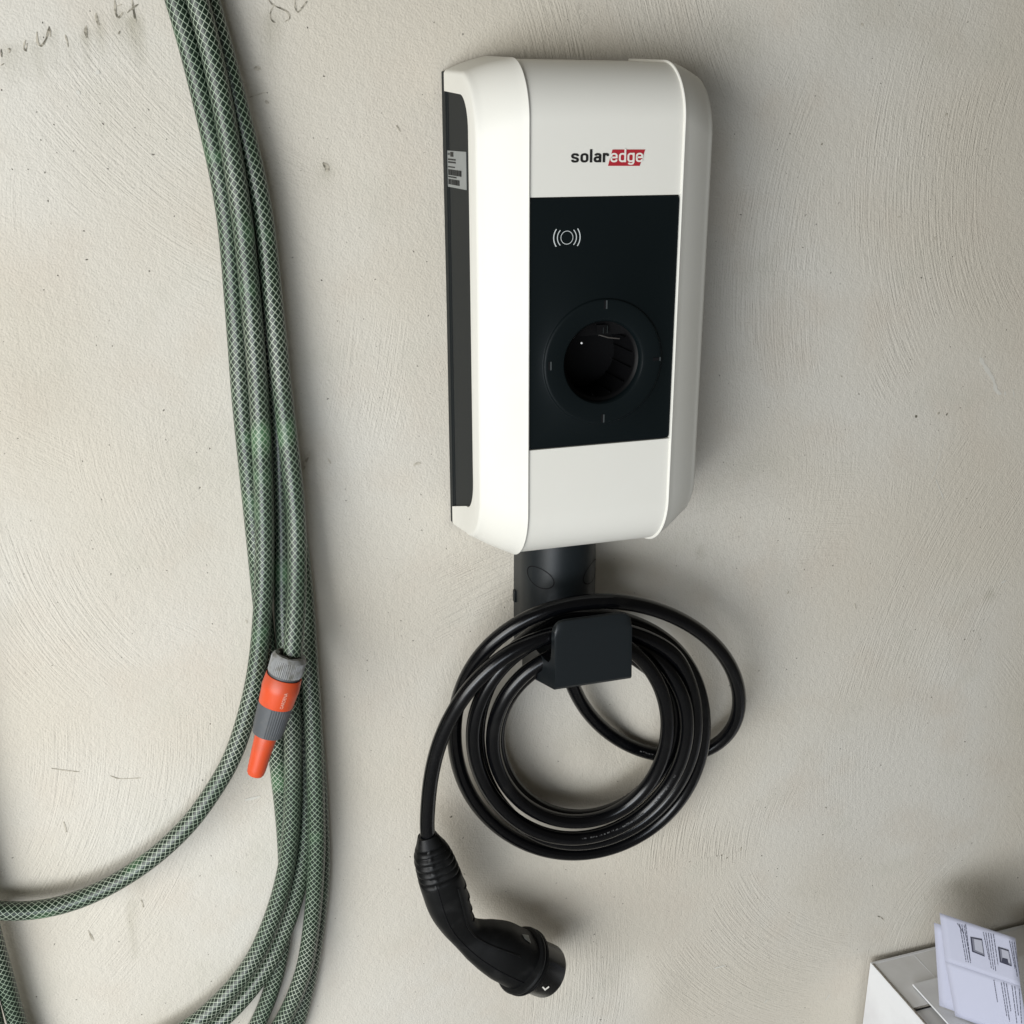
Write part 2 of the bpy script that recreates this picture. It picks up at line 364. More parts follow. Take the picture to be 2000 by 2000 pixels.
def build_wall():
    x0, x1, z0, z1 = -1.1, 2.3, 0.0, 2.3; nx, nz = 480, 330
    gx, gz = np.meshgrid(np.linspace(x0, x1, nx + 1), np.linspace(z0, z1, nz + 1))
    X, Z = gx.ravel(), gz.ravel(); ZZ = Z - ZC
    H = 0.0012 * np.sin(5.1 * X + 2.3 * ZZ + 0.6) + 0.0010 * np.sin(8.3 * ZZ - 4.2 * X + 1.9) + 0.0007 * np.sin(17 * X + 9 * ZZ) * np.sin(13 * ZZ - 6 * X + 0.4)
    for cx, cz, a, s in BUMPS:
        q = ((X - cx) ** 2 + (ZZ - cz) ** 2) / (s * s); H += np.where(q < 9, a * np.exp(-q), 0)
    V = np.stack([X, H, Z], 1); n = len(V)
    i = np.arange(nz)[:, None] * (nx + 1) + np.arange(nx)[None, :]
    Fq = np.stack([i, i + 1, i + nx + 2, i + nx + 1], 2).reshape(-1, 4)
    back = np.array([(x0, .12, z0), (x1, .12, z0), (x1, .12, z1), (x0, .12, z1)])
    me = bpy.data.meshes.new('wall')
    me.from_pydata(np.vstack([V, back]).tolist(), [], Fq.tolist() + [(n + 3, n + 2, n + 1, n)])
    me.polygons.foreach_set('use_smooth', [True] * len(me.polygons))
    # hand trowelling: broad arcs laid one over the other, then the strokes that stand out
    rg = np.random.default_rng(5)
    nse = np.sin(31 * X + 7 * Z) * np.sin(23 * Z - 11 * X) + .6 * np.sin(71 * X - 13 * Z + 2) * np.sin(57 * Z + 29 * X)
    for k in range(2):
        A = np.zeros((n + 4, 3))
        strokes = []
        for _ in range(170):
            c = (rg.uniform(-.6, 1.7), rg.uniform(.1, 2.0)); th = rg.uniform(0, 2 * math.pi); R = rg.uniform(.12, .50) if rg.random() < .55 else rg.uniform(.5, 1.4)
            if rg.random() < .45: th = rg.normal(0, .35) + (math.pi if rg.random() < .5 else 0)
            strokes.append(((c[0] + R * math.cos(th), c[1] + R * math.sin(th)), c, rg.uniform(.05, .11), rg.uniform(.1, .70) * (1 if rg.random() < .5 else .25), rg.uniform(.35, .8)))
        if k == 0: strokes += [(p, c, sx, a, .9) for p, c, sx, a in STROKES]
        for pv, ce, sx, amp, half in strokes:
            dx, dz = X - pv[0], Z - pv[1]; r = np.hypot(dx, dz); R = math.hypot(ce[0] - pv[0], ce[1] - pv[1])
            an = np.arctan2(dz, dx) - math.atan2(ce[1] - pv[1], ce[0] - pv[0]); an = np.abs((an + math.pi) % (2 * math.pi) - math.pi)
            e = np.maximum(np.abs(r - R) / sx, an * R / (sx * 1.6)) + .16 * nse
            m = np.clip((1 - e) / .45, 0, 1); m = m * m * (3 - 2 * m); on = m > 0.004
            A[:n, 2] *= 1 - np.clip((1.28 - e) / .26, 0, 1)
            A[:n][on, 0] = pv[0]; A[:n][on, 1] = pv[1]; A[:n][on, 2] = np.maximum(m[on] * amp, 0)
        at_ = me.attributes.new('stroke%d' % k, 'FLOAT_VECTOR', 'POINT'); at_.data.foreach_set('vector', A.ravel())
    S = np.zeros(n + 4)
    for px, py, dx, dy, w_, a in STAINS:
        p, q = at(px, py), at(px + dx, py + dy); ux, uz = q.x - p.x, q.z - p.z; L2 = ux * ux + uz * uz
        t = np.clip(((X - p.x) * ux + (Z - p.z) * uz) / L2, 0, 1); d2 = (X - p.x - ux * t) ** 2 + (Z - p.z - uz * t) ** 2
        S[:n] = np.maximum(S[:n], a * np.exp(-d2 / (w_ * w_)) * (1 - .6 * t))
    me.attributes.new('stain', 'FLOAT', 'POINT').data.foreach_set('value', S)
    me.materials.append(MT['plaster'])
    o = bpy.data.objects.new('wall', me); COL.objects.link(o); o['kind'] = 'structure'
    return o
wall = build_wall()
fl = obj('floor', box_bm(-2.6, 2.6, -3.6, 0.0, -0.08, 0.0), MT['concrete']); fl['kind'] = 'structure'

def ribbon(pts, w0, name, material, parent, closed=False):
    """flat hand-drawn stroke that follows the wall"""
    P = [wat(*p) for p in pts]
    P = [Vector(q) for q in catmull(P, 0.004)]
    bm = bmesh.new(); prev = None
    for i, p in enumerate(P):
        t = (P[min(i + 1, len(P) - 1)] - P[max(i - 1, 0)]).normalized(); n = Vector((t.z, 0, -t.x))
        ww = w0 * (0.55 + 0.6 * random.random()) * (0.45 if i in (0, len(P) - 1) else 1)
        a, b = p + n * ww, p - n * ww
        a.y = wall_y(a.x, a.z) - .0005; b.y = wall_y(b.x, b.z) - .0005
        va, vb = bm.verts.new(a), bm.verts.new(b)
        if prev: bm.faces.new((prev[0], va, vb, prev[1]))
        prev = (va, vb)
    bmesh.ops.recalc_face_normals(bm, faces=bm.faces)
    for f in bm.faces:
        if f.normal.y > 0: f.normal_flip()
    return obj(name, bm, material, parent)
PEN = [([(72, 62), (73, 82), (80, 90), (90, 76), (96, 52), (98, 72)], .0011), ([(168, 50), (167, 62), (170, 74)], .0016), ([(187, 26), (189, 40), (194, 50)], .0013),
       ([(127, 68), (131, 80), (133, 92)], .0008), ([(224, 0), (226, 26), (232, 34), (240, 24)], .0011), ([(228, 12), (238, 8)], .0007),
       ([(258, 0), (261, 22), (265, 42)], .0011), ([(270, 8), (258, 16), (248, 25)], .0009), ([(234, 60), (231, 67)], .0008),
       ([(50, 78), (46, 92), (50, 100), (53, 84)], .0007), ([(2, 96), (3, 112)], .0009), ([(14, 96), (20, 96), (17, 104)], .0007), ([(2, 128), (8, 124)], .0006),
       ([(525, 0), (534, 10), (548, 16), (562, 24), (566, 36), (556, 42)], .0008), ([(534, 12), (528, 26), (530, 38), (538, 45)], .0008), ([(576, 0), (577, 14), (582, 24), (594, 10), (600, 2)], .0008)]
for pts, wd in PEN: ribbon(pts, wd, 'pencil_mark', MT['pencil'], wall)
FNT = [([(100, 1500), (125, 1504), (155, 1507)], .0007), ([(215, 1514), (235, 1520), (275, 1518)], .0006), ([(496, 135), (504, 133), (509, 136)], .0024), ([(518, 197), (525, 202)], .0016),
       ([(488, 190), (500, 186), (520, 180)], .0007), ([(605, 885), (595, 905), (592, 918)], .0022), ([(640, 895), (646, 905)], .0015),
       ([(276, 1757), (280, 1772)], .0014), ([(124, 1605), (130, 1625)], .0013), ([(172, 1820), (183, 1840)], .0012),
       ([(808, 910), (814, 905), (822, 906)], .0020), ([(775, 245), (783, 258)], .0014), ([(1668, 1178), (1671, 1189)], .0010), ([(1540, 1155), (1537, 1160)], .002),
       ([(1843, 222), (1847, 226)], .0016), ([(1750, 423), (1756, 424)], .0014), ([(1824, 462), (1827, 470)], .0022), ([(1680, 46), (1684, 50)], .0018), ([(480, 1210), (483, 1216)], .001)]
for pts, wd in FNT: ribbon(pts, wd, 'dirt_streak', MT['faint'], wall)
for pts, wd in [([(1715, 1790), (1722, 1793), (1727, 1798)], .0010), ([(1831, 806), (1834, 808)], .0032), ([(1848, 808), (1850, 810)], .0022), ([(631, 318), (640, 328), (637, 336)], .0022),
                ([(880, 1594), (882, 1596)], .0024), ([(1787, 811), (1790, 815)], .002), ([(1602, 280), (1603, 283)], .0020), ([(1887, 43), (1888, 44)], .0018), ([(1447, 1662), (1448, 1655)], .0012),
                ([(1408, 1672), (1411, 1670)], .0014), ([(1420, 1675), (1421, 1677)], .0014), ([(1612, 1576), (1614, 1579)], .0012), ([(1643, 734), (1645, 737)], .0013)]:
    ribbon(pts, wd, 'dark_pit', MT['pencil'], wall)
for pts, wd in [([(1913, 698), (1921, 712), (1931, 728), (1940, 742), (1945, 762), (1955, 770)], .0028), ([(1962, 764), (1963, 772)], .0016), ([(1978, 760), (1980, 775)], .0014),
                ([(1842, 862), (1836, 885), (1826, 915), (1817, 935)], .0007), ([(1826, 935), (1834, 955), (1842, 975)], .0010), ([(1395, 1893), (1406, 1890), (1418, 1887)], .0016),
                ([(478, 1562), (490, 1560), (508, 1555)], .0022), ([(187, 139), (194, 143)], .0028), ([(150, 183), (155, 178)], .0022), ([(1952, 1137), (1962, 1132)], .0022), ([(1612, 1956), (1622, 1942)], .0012), ([(1492, 1960), (1500, 1953)], .0012)]:
    ribbon(pts, wd, 'plaster_nub', MT['fresh'], wall)

# ------------------------------------------------------------------ charging station
CX = 0.427                                  # middle of the housing
def prof(kind, n=28, inset=0.0, back=-0.010):
    """housing outline (y, z) from back top round the front to back bottom"""
    if kind == 'outer': c1, a1, b1, c2, a2, b2, zt, zb = (-.072, -.012), .056, .0635, (-.065, -.368), .064, .060, .0557, -.437
    else: c1, a1, b1, c2, a2, b2, zt, zb = (-.095, .005), .0585, .058, (-.085, -.380), .069, .066, .0686, -.4520
    pts = [(back, zt)]
    for i in range(n + 1):
        t = math.pi / 2 * i / n
        pts.append((c1[0] - a1 * math.sin(t), c1[1] + b1 * math.cos(t)))
    for i in range(1, 8):
        t = i / 8
        pts.append((pts[n + 1][0] * (1 - t) + (c2[0] - a2) * t, c1[1] * (1 - t) + c2[1] * t))
    for i in range(n + 1):
        t = math.pi / 2 * i / n
        pts.append((c2[0] - a2 * math.cos(t), c2[1] - b2 * math.sin(t)))
    pts.append((back, zb))
    if inset:
        out = []
        for i, p in enumerate(pts):
            q, r = pts[max(0, i - 1)], pts[min(len(pts) - 1, i + 1)]
            ty, tz = r[0] - q[0], r[1] - q[1]; L = math.hypot(ty, tz)
            out.append((p[0] - tz / L * inset * -1 * -1 if False else p[0] + (-tz) / L * inset, p[1] + ty / L * inset))
        out[0] = (back, out[0][1]); out[-1] = (back, out[-1][1]); pts = out
    return pts
def cut_outline():
    """front edge of the dark side inlay, from back top to back bottom"""
    pts = [(-.010, .0345)]
    for i in range(13):
        t = math.pi / 2 * i / 12; pts.append((-.070 - .030 * math.sin(t), -.004 + .034 * math.cos(t)))
    for i in range(13):
        t = math.pi / 2 * i / 12; pts.append((-.073 - .0285 * math.cos(t), -.358 - .035 * math.sin(t)))
    pts.append((-.010, -.4135))
    return pts
XO, XI = .303, .3484
ch = thing('charging_station', 'white and black wall-mounted car charging station with a round socket opening', 'charging station', (CX, 0, ZC - .452))
def build_cheek(side):
    sg = lambda x: x if side < 0 else 2 * CX - x
    bm = bmesh.new()
    Po, Pi = prof('outer'), prof('inner')
    stack = [(XO, prof('outer', inset=.0045)), (XO + .0004, prof('outer', inset=.0028)), (XO + .0018, prof('outer', inset=.0011)), (XO + .0042, prof('outer', inset=0.0))]
    for k in range(1, 9):
        t = k / 9.0; b = math.sin(math.pi * t) * .0013
        x = (XO + .0042) * (1 - t) + XI * t
        stack.append((x, [(o[0] * (1 - t) + i[0] * t, o[1] * (1 - t) + i[1] * t) for o, i in zip(prof('outer', inset=-b), prof('inner', inset=-b))]))
    stack += [(XI - .0012, prof('inner', inset=.0001)), (XI - .0003, prof('inner', inset=.0005)), (XI, prof('inner', inset=.0013)), (XI, prof('inner', inset=.007))]
    rings = []
    for x, pr in stack:
        rings.append([bm.verts.new((sg(x), y, ZC + z)) for y, z in pr])
    for a, b in zip(rings[:-1], rings[1:]):
        for k in range(len(a) - 1):
            bm.faces.new((a[k], a[k + 1], b[k + 1], b[k]))
    cut = cut_outline()
    cv = [bm.verts.new((sg(XO), y, ZC + z)) for y, z in cut]
    bm.faces.new(rings[0] + list(reversed(cv)))
    c1 = [bm.verts.new((sg(XO + .0007), y + (.0004 if 0 < i < len(cut) - 1 else 0), ZC + z)) for i, (y, z) in enumerate(cut)]
    c2 = [bm.verts.new((sg(XO + .0060), y, ZC + z)) for y, z in cut]
    for a, b in ((cv, c1), (c1, c2)):
        for k in range(len(a) - 1): bm.faces.new((a[k], b[k], b[k + 1], a[k + 1]))
    bmesh.ops.recalc_face_normals(bm, faces=bm.faces)
    o = obj('side_cheek', bm, MT['white'], ch, ang=28)
    # dark inlay, set back in the cut-out
    bm = bmesh.new()
    big = [(y - .003 if i not in (0, len(cut) - 1) else -.019, z) for i, (y, z) in enumerate(cut)]
    big[0] = (-.019, .036); big[-1] = (-.019, -.416)
    f = bm.faces.new([bm.verts.new((sg(XO + .0022), y, ZC + z)) for y, z in big])
    r = bmesh.ops.extrude_face_region(bm, geom=[f])
    bmesh.ops.translate(bm, vec=(.004 if side < 0 else -.004, 0, 0), verts=[e for e in r['geom'] if isinstance(e, bmesh.types.BMVert)])
    bmesh.ops.recalc_face_normals(bm, faces=bm.faces)
    p = obj('side_inlay', bm, MT['anth'], ch)
    return o, p
cheek_l, inlay_l = build_cheek(-1)
cheek_r, inlay_r = build_cheek(1)
inlay_l['label'] = 'dark grey side inlay with a silver sticker'
# mounting base behind the cover: plate, and the rail that shows in the side cut-out
bm = bmesh.new()
o_ = [(XO + .0006, .0535), (2 * CX - XO - .0006, .0535), (2 * CX - XO - .0006, -.4345), (XO + .0006, -.4345)]
v0 = [bm.verts.new((x, .003, ZC + z)) for x, z in o_]; f = bm.faces.new(v0)
r = bmesh.ops.extrude_face_region(bm, geom=[f]); bmesh.ops.translate(bm, vec=(0, -.0145, 0), verts=[e for e in r['geom'] if isinstance(e, bmesh.types.BMVert)])
bmesh.ops.recalc_face_normals(bm, faces=bm.faces)
obj('base_plate', bm, MT['anth'], ch)
for s in (-1, 1):
    x0 = XO + .0020 if s < 0 else 2 * CX - XO - .0070
    obj('side_rail', box_bm(x0, x0 + .005, -.0152, -.0112, ZC - .4125, ZC + .0335), MT['anth'], ch)
    x1 = XO + .0078 if s < 0 else 2 * CX - XO - .0098
    obj('side_groove', box_bm(x1, x1 + .002, -.0186, -.0116, ZC - .415, ZC + .0355), MT['black'], ch)
# front cover: upper and lower shells, the dark panel sits between them
Pc = prof('inner', n=40, inset=.0024)
XR = 2 * CX - XI
PZT, PZB = -.0636, -.3129
def prof_y(z, P=Pc):
    for a, b in zip(P[:-1], P[1:]):
        if min(a[1], b[1]) <= z <= max(a[1], b[1]) and abs(a[1] - b[1]) > 1e-9:
            t = (z - a[1]) / (b[1] - a[1]); return a[0] * (1 - t) + b[0] * t
    return P[len(P) // 2][0]
YF = prof_y(-.19)
def shell(name, pts):
    bm = bmesh.new(); xs = [XI - .002 + (XR - XI + .004) * i / 6 for i in range(7)]
    A = [[bm.verts.new((x, y, ZC + z)) for x in xs] for y, z in pts]
    for a, b in zip(A[:-1], A[1:]):
        for i in range(6): bm.faces.new((a[i], a[i + 1], b[i + 1], b[i]))
    bmesh.ops.recalc_face_normals(bm, faces=bm.faces)
    if sum((f.normal.y for f in bm.faces)) > 0:
        bmesh.ops.reverse_faces(bm, faces=bm.faces)
    return obj(name, bm, MT['white'], ch, ang=60)
top_pts = [p for p in Pc if p[1] > PZT] + [(prof_y(PZT), PZT), (prof_y(PZT) + .0015, PZT - .0004), (prof_y(PZT) + .006, PZT - .0004)]
bot_pts = [(prof_y(PZB) + .006, PZB + .0004), (prof_y(PZB) + .0015, PZB + .0004), (prof_y(PZB), PZB)] + [p for p in Pc if p[1] < PZB]
cover = shell('upper_cover', top_pts); shell('lower_cover', bot_pts)
# dark front panel with a raised ring round the socket hole
RCX, RCZ, RO, RI = .4275, -.2262, .0645, .0408
def panel_rim(a, x0, x1, z0, z1, rc):
    dx, dz = math.cos(a), math.sin(a)
    t = min(((x1 - RCX) if dx > 0 else (x0 - RCX)) / dx if abs(dx) > 1e-9 else 9, ((z1 - RCZ) if dz > 0 else (z0 - RCZ)) / dz if abs(dz) > 1e-9 else 9)
    x, z = RCX + dx * t, RCZ + dz * t
    for cxx, czz, sx, sz in ((x0 + rc, z0 + rc, -1, -1), (x1 - rc, z0 + rc, 1, -1), (x0 + rc, z1 - rc, -1, 1), (x1 - rc, z1 - rc, 1, 1)):
        if (x - cxx) * sx > 0 and (z - czz) * sz > 0:      # ray against the corner circle
            ox, oz = RCX - cxx, RCZ - czz; b_ = ox * dx + oz * dz; c_ = ox * ox + oz * oz - rc * rc
            t = -b_ + math.sqrt(max(0, b_ * b_ - c_)); x, z = RCX + dx * t, RCZ + dz * t
    return x, z
PX0, PX1, PZ0, PZ1 = XI + .0005, XR - .0008, PZB + .0009, PZT - .0009
angs = sorted([2 * math.pi * k / 192 for k in range(192)] + [math.atan2(z - RCZ, x - RCX) % (2 * math.pi) + e for x in (PX0 + .001, PX1 - .001) for z in (PZ0 + .001, PZ1 - .001) for e in (-.012, -.006, 0, .006, .012)])
bm = bmesh.new(); rows = []
YP = YF - .0002
def ringrow(fn): rows.append([bm.verts.new(fn(a)) for a in angs])
ringrow(lambda a: (lambda p: (p[0], YP + .005, ZC + p[1]))(panel_rim(a, PX0, PX1, PZ0, PZ1, .004)))
ringrow(lambda a: (lambda p: (p[0], YP + .0005, ZC + p[1]))(panel_rim(a, PX0, PX1, PZ0, PZ1, .004)))
ringrow(lambda a: (lambda p: (p[0], YP, ZC + p[1]))(panel_rim(a, PX0 + .0005, PX1 - .0005, PZ0 + .0005, PZ1 - .0005, .0036)))
circ = lambda r, y: (lambda a: (RCX + r * math.cos(a), y, ZC + RCZ + r * math.sin(a)))
for r_, y_ in ((RO + .0007, YP), (RO, YP - .0003), (RO - .0011, YP - .0020), (RO - .0020, YP - .0024), (RO - .0035, YP - .0025), (RI + .0042, YP - .0026), (RI + .0024, YP - .0022), (RI + .0010, YP - .0006), (RI + .0003, YP + .002), (RI - .0003, YP + .008)):
    ringrow(circ(r_, y_))
for a, b in zip(rows[:-1], rows[1:]):
    for k in range(len(angs)): bm.faces.new((a[k], a[(k + 1) % len(angs)], b[(k + 1) % len(angs)], b[k]))
bmesh.ops.recalc_face_normals(bm, faces=bm.faces)
panel = obj('front_panel', bm, MT['panel'], ch, ang=30)
panel['label'] = 'matt black front panel with a contactless symbol and a raised socket ring'
# slots at the four quarters of the ring
for a, l in ((90, .0085), (270, .0085), (180, .0085), (0, .0085)):
    c, s = math.cos(math.radians(a)), math.sin(math.radians(a)); rr = RO - .0062
    x, z = RCX + rr * c, ZC + RCZ + rr * s
    hx, hz = (.0016, l / 2) if s else (l / 2, .0016)
    bm = bmesh.new(); yb, yf = YP - .00275, YP - .0031
    if s: obj('ring_slot', box_bm(x - hx, x + hx * .3, yf, yb, z - hz, z + hz), MT['line'], panel); obj('slot_edge', box_bm(x + hx * .35, x + hx * 1.3, yf, yb, z - hz, z + hz), MT['slot'], panel)
    else: obj('ring_slot', box_bm(x - hx, x + hx, yf, yb, z - hz, z + hz), MT['line'], panel); obj('slot_edge', box_bm(x - .0009 + hx * .9, x + .0005 + hx * .9, yf - .0001, yb, z - hz * 1.2, z + hz * 1.2), MT['slot'], panel)
    bm.free()
# socket well
bm = bmesh.new(); n = 72; rr = []
for r_, y_ in ((RI + .0004, YP + .0045), (.0385, YP + .0065), (.0376, YP + .0085), (.0370, YP + .060), (.0001, YP + .0605)):
    row = []
    for k in range(n):
        a = 2 * math.pi * k / n; x, z = r_ * math.cos(a), r_ * math.sin(a)
        if r_ < .0383: z = min(z, .0262)
        row.append(bm.verts.new((RCX + x, y_, ZC + RCZ + z)))
    rr.append(row)
for a, b in zip(rr[:-1], rr[1:]):
    for k in range(n): bm.faces.new((a[k], a[(k + 1) % n], b[(k + 1) % n], b[k]))
bmesh.ops.recalc_face_normals(bm, faces=bm.faces)
well = obj('socket_well', bm, MT['black'], ch, ang=30)
for k, a in enumerate((38, 10, -16, -42, -70, -100)):
    c, s = math.cos(math.radians(a)), math.sin(math.radians(a)); r_ = .0364
    m_ = Matrix.Translation((RCX + r_ * c, YP + .034, ZC + RCZ + r_ * s)) @ Matrix.Rotation(-math.radians(a), 4, 'Y')
    b_ = box_bm(-.0011, .0011, -.024, .024, -.0004, .0004); b_.transform(m_)
    obj('rib', b_, MT['gloss'], well)
obj('latch_housing', box_bm(RCX - .0060, RCX + .0040, YP + .0035, YP + .010, ZC + RCZ + .0285, ZC + RCZ + .0372), MT['black'], well)
obj('latch_pin', box_bm(RCX + .0006, RCX + .0014, YP + .0030, YP + .0036, ZC + RCZ + .0285, ZC + RCZ + .0345), MT['anth'], well)
obj('latch_cheek', box_bm(RCX + .0050, RCX + .0057, YP + .0032, YP + .0060, ZC + RCZ + .0285, ZC + RCZ + .0362), MT['anth'], well)
tb = tube([(RCX + .004, YP + .028, ZC + RCZ + .0235), (RCX + .014, YP + .022, ZC + RCZ + .0205), (RCX + .026, YP + .020, ZC + RCZ + .0190)], .0007, 8)
obj('wire', tb, mat('brown_wire', (0.05, 0.045, 0.04), 0.4), well)
bs = bmesh.new(); bmesh.ops.create_uvsphere(bs, u_segments=12, v_segments=8, radius=.0012)
bmesh.ops.translate(bs, vec=at(1136, 670, YP + .012), verts=bs.verts)
obj('contact_pin', bs, mat('bright_metal', (0.8, 0.8, 0.8), 0.15), well)
# contactless symbol
def arc_bm(cx, cz, r, a0, a1, w, y, n=24):
    bm = bmesh.new(); prev = None
    for i in range(n + 1):
        a = math.radians(a0 + (a1 - a0) * i / n)
        p = [bm.verts.new((cx + (r + q) * math.cos(a), y, cz + (r + q) * math.sin(a))) for q in (-w, w)]
        if prev: bm.faces.new((prev[0], p[0], p[1], prev[1]))
        prev = p
    bmesh.ops.recalc_face_normals(bm, faces=bm.faces)
    for f in bm.faces:
        if f.normal.y > 0: f.normal_flip()
    return bm
sp = at(1107, 464, YP)
obj('contactless_ring', arc_bm(sp.x, sp.z, .0062, 0, 360, .00028, YP - .0004, 40), MT['print_white'], panel)
for s in (0, 180):
    for r_, hw, w_ in ((.0098, 46, .00042), (.0136, 37, .0005)):
        obj('contactless_arc', arc_bm(sp.x, sp.z, r_, s - hw, s + hw, w_, YP - .0004), MT['print_white'], panel)
# maker's lettering on the upper cover
pA, pB = at(1115, 317.5, prof_y(-.03)), at(1192, 317, prof_y(-.03))
def wrap(bm, off):
    for v in bm.verts:
        v.co = Vector((v.co.x, prof_y(v.co.z - ZC) - off - (v.co.y if 0 < v.co.y < .001 else 0), v.co.z))
    bmesh.ops.recalc_face_normals(bm, faces=bm.faces)
    for f in bm.faces:
        if f.normal.y > 0: f.normal_flip()
    return bm
def rr(x0, y0, x1, y1, r, a0=0, a1=360, n=6):
    """rounded-rectangle outline points between two corner angles (degrees, counter-clockwise from the right)"""
    out = []
    for k in range(int(a0 // 90), int(math.ceil(a1 / 90))):
        cx, cy = ((x1 - r, y1 - r), (x0 + r, y1 - r), (x0 + r, y0 + r), (x1 - r, y0 + r))[k % 4]
        for i in range(n + 1):
            t = math.radians(90 * k + 90 * i / n); out.append((cx + r * math.cos(t), cy + r * math.sin(t)))
    return out
W_, H_, RD = .66, 1.0, .28
_o = rr(0, 0, W_, H_, RD); _o.append(_o[0])
GLY = {'o': ([_o], W_), 'l': ([[(0, 0), (0, 1.55)]], 0.0),
       's': ([[(.64, .74)] + rr(0, .52, .64, H_, .22, 0, 180)[1:] + [(0, .74)] + [(.06, .60), (.18, .545), (.46, .455), (.58, .40), (.64, .26)] + [(.62, .12), (.54, .03), (.42, 0), (.22, 0), (.10, .03), (.02, .12), (0, .26)]], .64),
       'a': ([[(.04, .80), (.10, .93), (.22, 1.0), (.42, 1.0), (.54, .96), (.62, .86), (.62, .72), (.62, 0)], [(.62, .56), (.22, .56), (.08, .50), (0, .40), (0, .18), (.08, .05), (.20, 0), (.38, 0), (.52, .06), (.62, .20)]], .62),
       'r': ([[(0, 0), (0, 1.0)], [(0, .72), (.06, .90), (.18, 1.0), (.34, 1.0), (.44, .93), (.47, .72)]], .47),
       'e': ([[(0, .52), (.66, .52), (.66, .72)] + rr(0, 0, W_, H_, RD, 0, 270) + [(.46, 0), (.58, .05), (.64, .16), (.65, .26)]], W_),
       'd': ([_o, [(W_, 0), (W_, 1.55)]], W_), 'g': ([_o, [(W_, 1.0), (W_, -.14), (.58, -.30), (.44, -.36), (.22, -.36), (.10, -.31), (.04, -.20)]], W_)}
def word(txt, p0, p1, zbase, xheight, off, name, m, stroke, parent):
    gap = stroke + .16; pen = 0.0; lines = []
    for c in txt:
        g_, w_ = GLY[c]
        for pl_ in g_: lines.append([(x + pen, y) for x, y in pl_])
        pen += w_ + gap
    pen -= gap; half = stroke / 2
    kx = (p1 - p0) / (pen + stroke); kz = xheight / (1 + stroke)
    objs = []
    bm = bmesh.new()
    for kk, pl_ in enumerate(lines):
        pts = [pl_[0]]
        for q in pl_[1:]:
            if math.hypot(q[0] - pts[-1][0], q[1] - pts[-1][1]) > 1e-6: pts.append(q)
        prev = None; closed = math.hypot(pts[0][0] - pts[-1][0], pts[0][1] - pts[-1][1]) < 1e-6
        for i, q in enumerate(pts):
            if closed: a_, b_ = pts[i - 1 if i else -2], pts[i + 1 if i < len(pts) - 1 else 1]
            else: a_, b_ = pts[max(i - 1, 0)], pts[min(i + 1, len(pts) - 1)]
            t0 = (q[0] - a_[0], q[1] - a_[1]); t1 = (b_[0] - q[0], b_[1] - q[1])
            n0 = math.hypot(*t0) or 1; n1 = math.hypot(*t1) or 1
            tx, ty = t0[0] / n0 + t1[0] / n1, t0[1] / n0 + t1[1] / n1; L = math.hypot(tx, ty) or 1; nx, ny = -ty / L, tx / L
            e_ = 0.0
            if not closed and i in (0, len(pts) - 1): e_ = half if txt and abs(ny) > .5 else 0.0
            ex = (tx / L) * (-e_ if i == 0 else e_) * 0; 
            w_ = half / max(.6, math.cos(.5 * math.acos(max(-1, min(1, (t0[0] * t1[0] + t0[1] * t1[1]) / (n0 * n1)))) if (n0 > 1e-9 and n1 > 1e-9 and 0 < i < len(pts) - 1) else 0))
            pair = []
            for sg_ in (-1, 1):
                x, y = q[0] + nx * w_ * sg_ + half, q[1] + ny * w_ * sg_ + half
                if not closed and abs(nx) > .9 and i in (0, len(pts) - 1): y += (half if q[1] >= 1 else -half if q[1] <= 0 else 0) * .999
                pair.append(bm.verts.new((p0 + x * kx, kk * .00004, zbase + y * kz)))
            if prev: bm.faces.new((prev[0], pair[0], pair[1], prev[1]))
            prev = pair
    return obj(name, wrap(bm, off), m, parent, smooth=False)
yl = prof_y(-.03)
base = at(1115, 317.8, yl).z; xh = at(1115, 299.5, yl).z - base
word('solar', at(1115, 310, yl).x, at(1189, 310, yl).x, base, xh, .0004, 'lettering', MT['print_black'], .30, cover)
pl = [at(*p, yl) for p in ((1196, 292), (1260, 292), (1249, 324), (1187, 324))]
bm = bmesh.new(); f = bm.faces.new([bm.verts.new(p) for p in pl])
bmesh.ops.subdivide_edges(bm, edges=bm.edges[:], cuts=5, use_grid_fill=True)
bmesh.ops.triangulate(bm, faces=bm.faces[:])
obj('logo_field', wrap(bm, .0004), MT['red'], cover, smooth=False)
word('edge', at(1191.5, 310, yl).x, at(1255, 310, yl).x, base, xh, .0008, 'lettering', MT['pale'], .23, cover)
# rating sticker on the left inlay
SX = XO + .0022 - .0004
def sp_(px, py):
    r = ray(px, py); t = SX / r[0]; return Vector((SX, -DIST + r[1] * t, ZC + r[2] * t))
c4 = [sp_(*p) for p in ((873.0, 294), (909.8, 296.4), (911.2, 370.5), (874, 365))]
ya, yb = (c4[0].y + c4[3].y) / 2, (c4[1].y + c4[2].y) / 2; zt, zb = (c4[0].z + c4[1].z) / 2, (c4[2].z + c4[3].z) / 2
st = obj('rating_sticker', box_bm(SX - .0001, SX + .0003, yb, ya, zb, zt, .00004, 1), MT['sticker'], inlay_l)
def spr(u0, u1, v0, v1, m=MT['print_grey'], nm='print'):
    obj(nm, box_bm(SX - .0004, SX - .0002, ya + (yb - ya) * u1, ya + (yb - ya) * u0, zt + (zb - zt) * v1, zt + (zb - zt) * v0), m, st)
spr(.20, .36, .03, .16, MT['print_black'])
for u in (.06, .10, .14): spr(u, u + .025, .06, .12)
